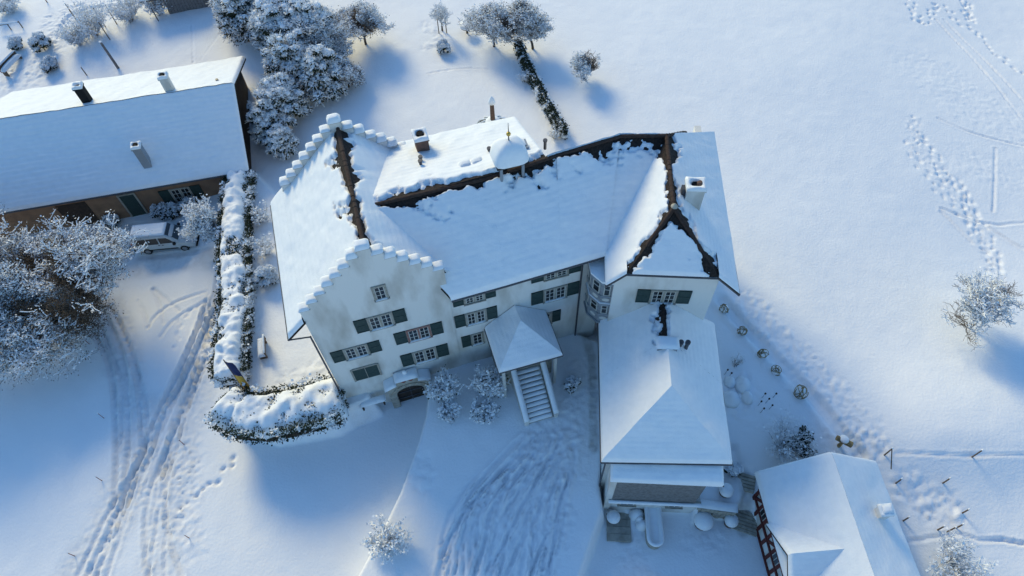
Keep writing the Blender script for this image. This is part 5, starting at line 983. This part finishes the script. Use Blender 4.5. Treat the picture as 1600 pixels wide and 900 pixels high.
# round table with snow, north garden
b_ = pg((730, 52)); t_ = thing('garden_table', 'round garden table under a thick disc of snow', 'table', b_); mb = MB(); mb.tube(b_ - [0, 0, .1], b_ + [0, 0, .7], .09, .07, 8); mb.build('leg', 'dark_wood', t_); mb = MB(); mb.lathe(b_, [(.6, .68), (.62, .74)], 20); mb.build('table_top', 'wood', t_)
mb = MB(); mb.lathe(b_, [(.62, .74), (.66, .84), (.62, 1.0), (.4, 1.08), (.03, 1.1)], 20); mb.build('snow_disc', 'snow', t_, True)
# shed at the top edge
sp = pg((300, 14)); f2 = Fr(sp[:2], 12); t_ = thing('garden_shed', 'dark garden shed with snowy roof at the top edge', 'shed', sp); mb = MB(); mb.box(f2, -2.2, 2.4, -.2, 3.0, sp[2] - .5, sp[2] + 1.9); sw_ = mb.build('wall', 'dark_wood', t_)
for k in range(15): mb = MB(); mb.box(f2, -2.2 + k * .307, -2.2 + k * .307 + .28, -.23, -.205, sp[2] - .3, sp[2] + 1.9); mb.build('plank', 'grey_wood', t_)
roof = MB(); q = [f2.P(-4.2, -.7, sp[2] + 2.0), f2.P(1.2, -.7, sp[2] + 2.0), f2.P(1.2, 3.5, sp[2] + 2.9), f2.P(-4.2, 3.5, sp[2] + 2.9)]; roof.slab(q, .12); roof.build('roof', 'tile', t_); sn = MB(); snow_field(sn, *q, rnd=('AB', 'AD', 'BC', 'DC'), thick=.3); sn.build('roof_snow', 'snow', t_, True)
# low gate / rack in the north-west corner
A_ = pg((0, 50)); B_ = pg((36, 44)); t_ = thing('garden_rail', 'low wooden rail with snow in the north-west corner', 'fence', (A_ + B_) / 2); mb = MB(); mb.tube(A_ + [0, 0, .7], B_ + [0, 0, .7], .05, .05, 6); mb.build('rail', 'wood', t_)
for k, P_ in enumerate((A_ * .5 + B_ * .5, B_)): mb = MB(); mb.tube(P_ - [0, 0, .2], P_ + [0, 0, .8], .05, .05, 6); mb.build('post', 'wood', t_)
mb = MB(); f3 = Fr(A_[:2], math.degrees(math.atan2(*(B_ - A_)[1::-1]))); pillow(mb, f3, 0, np.linalg.norm(B_ - A_), -.08, .08, (A_[2] + B_[2]) / 2 + .74, .12, nx=16, ny=3); mb.build('rail_snow', 'snow', t_, True)
# dry flower stalks and snow mounds in the bed right of the annex
for i, px_ in enumerate([(1190, 622), (1196, 630), (1201, 640), (1184, 634), (1207, 622), (1188, 645), (1132, 585), (1138, 590)]):
    b_ = pg(px_); t_ = thing('flower_stalk', 'dry dark flower stalk in the snowy bed, ' + ('highest of the group', 'second from the top', 'nearest the bare shrub', 'leftmost of the group', 'rightmost of the group', 'lowest of the group', 'upper one beside the annex eave', 'lower one beside the annex eave')[i], 'plant', b_, 'dry stalks in the snowy bed'); mb = MB(); tp_ = b_ + [.1, .05, .55]; mb.tube(b_ - [0, 0, .05], tp_, .014, .01, 5); mb.build('stem', 'dark_wood', t_); mb = MB(); mb.lathe(tp_, [(.02, -.05), (.07, 0), (.06, .06), (.01, .09)], 7); mb.build('seed_head', 'dark_wood', t_)
for i, (px_, s_) in enumerate([((1141, 596), .30), ((1161, 600), .40), ((1143, 622), .42), ((1168, 620), .34)]):
    b_ = pg(px_); mb = MB(); mb.lathe(b_, [(s_ * 1.5, -.08), (s_ * 1.1, .12), (s_ * .8, .32), (s_ * .4, .45), (.03, .5)], 12, rs.uniform(.8, 1.2), rs.uniform(.8, 1.2)); o = mb.build('snow_mound', 'snow', None, True, b_); o['label'] = ('snow covered perennial mound nearest the annex eave, upper', 'largest upper snow mound in the bed right of the annex', 'lower left snow mound beside the annex eave', 'lower right snow mound in the bed beside the stalks')[i]; o['category'] = 'snow mound'; o['group'] = 'snow mounds in the bed'
print('objects', len(bpy.data.objects))
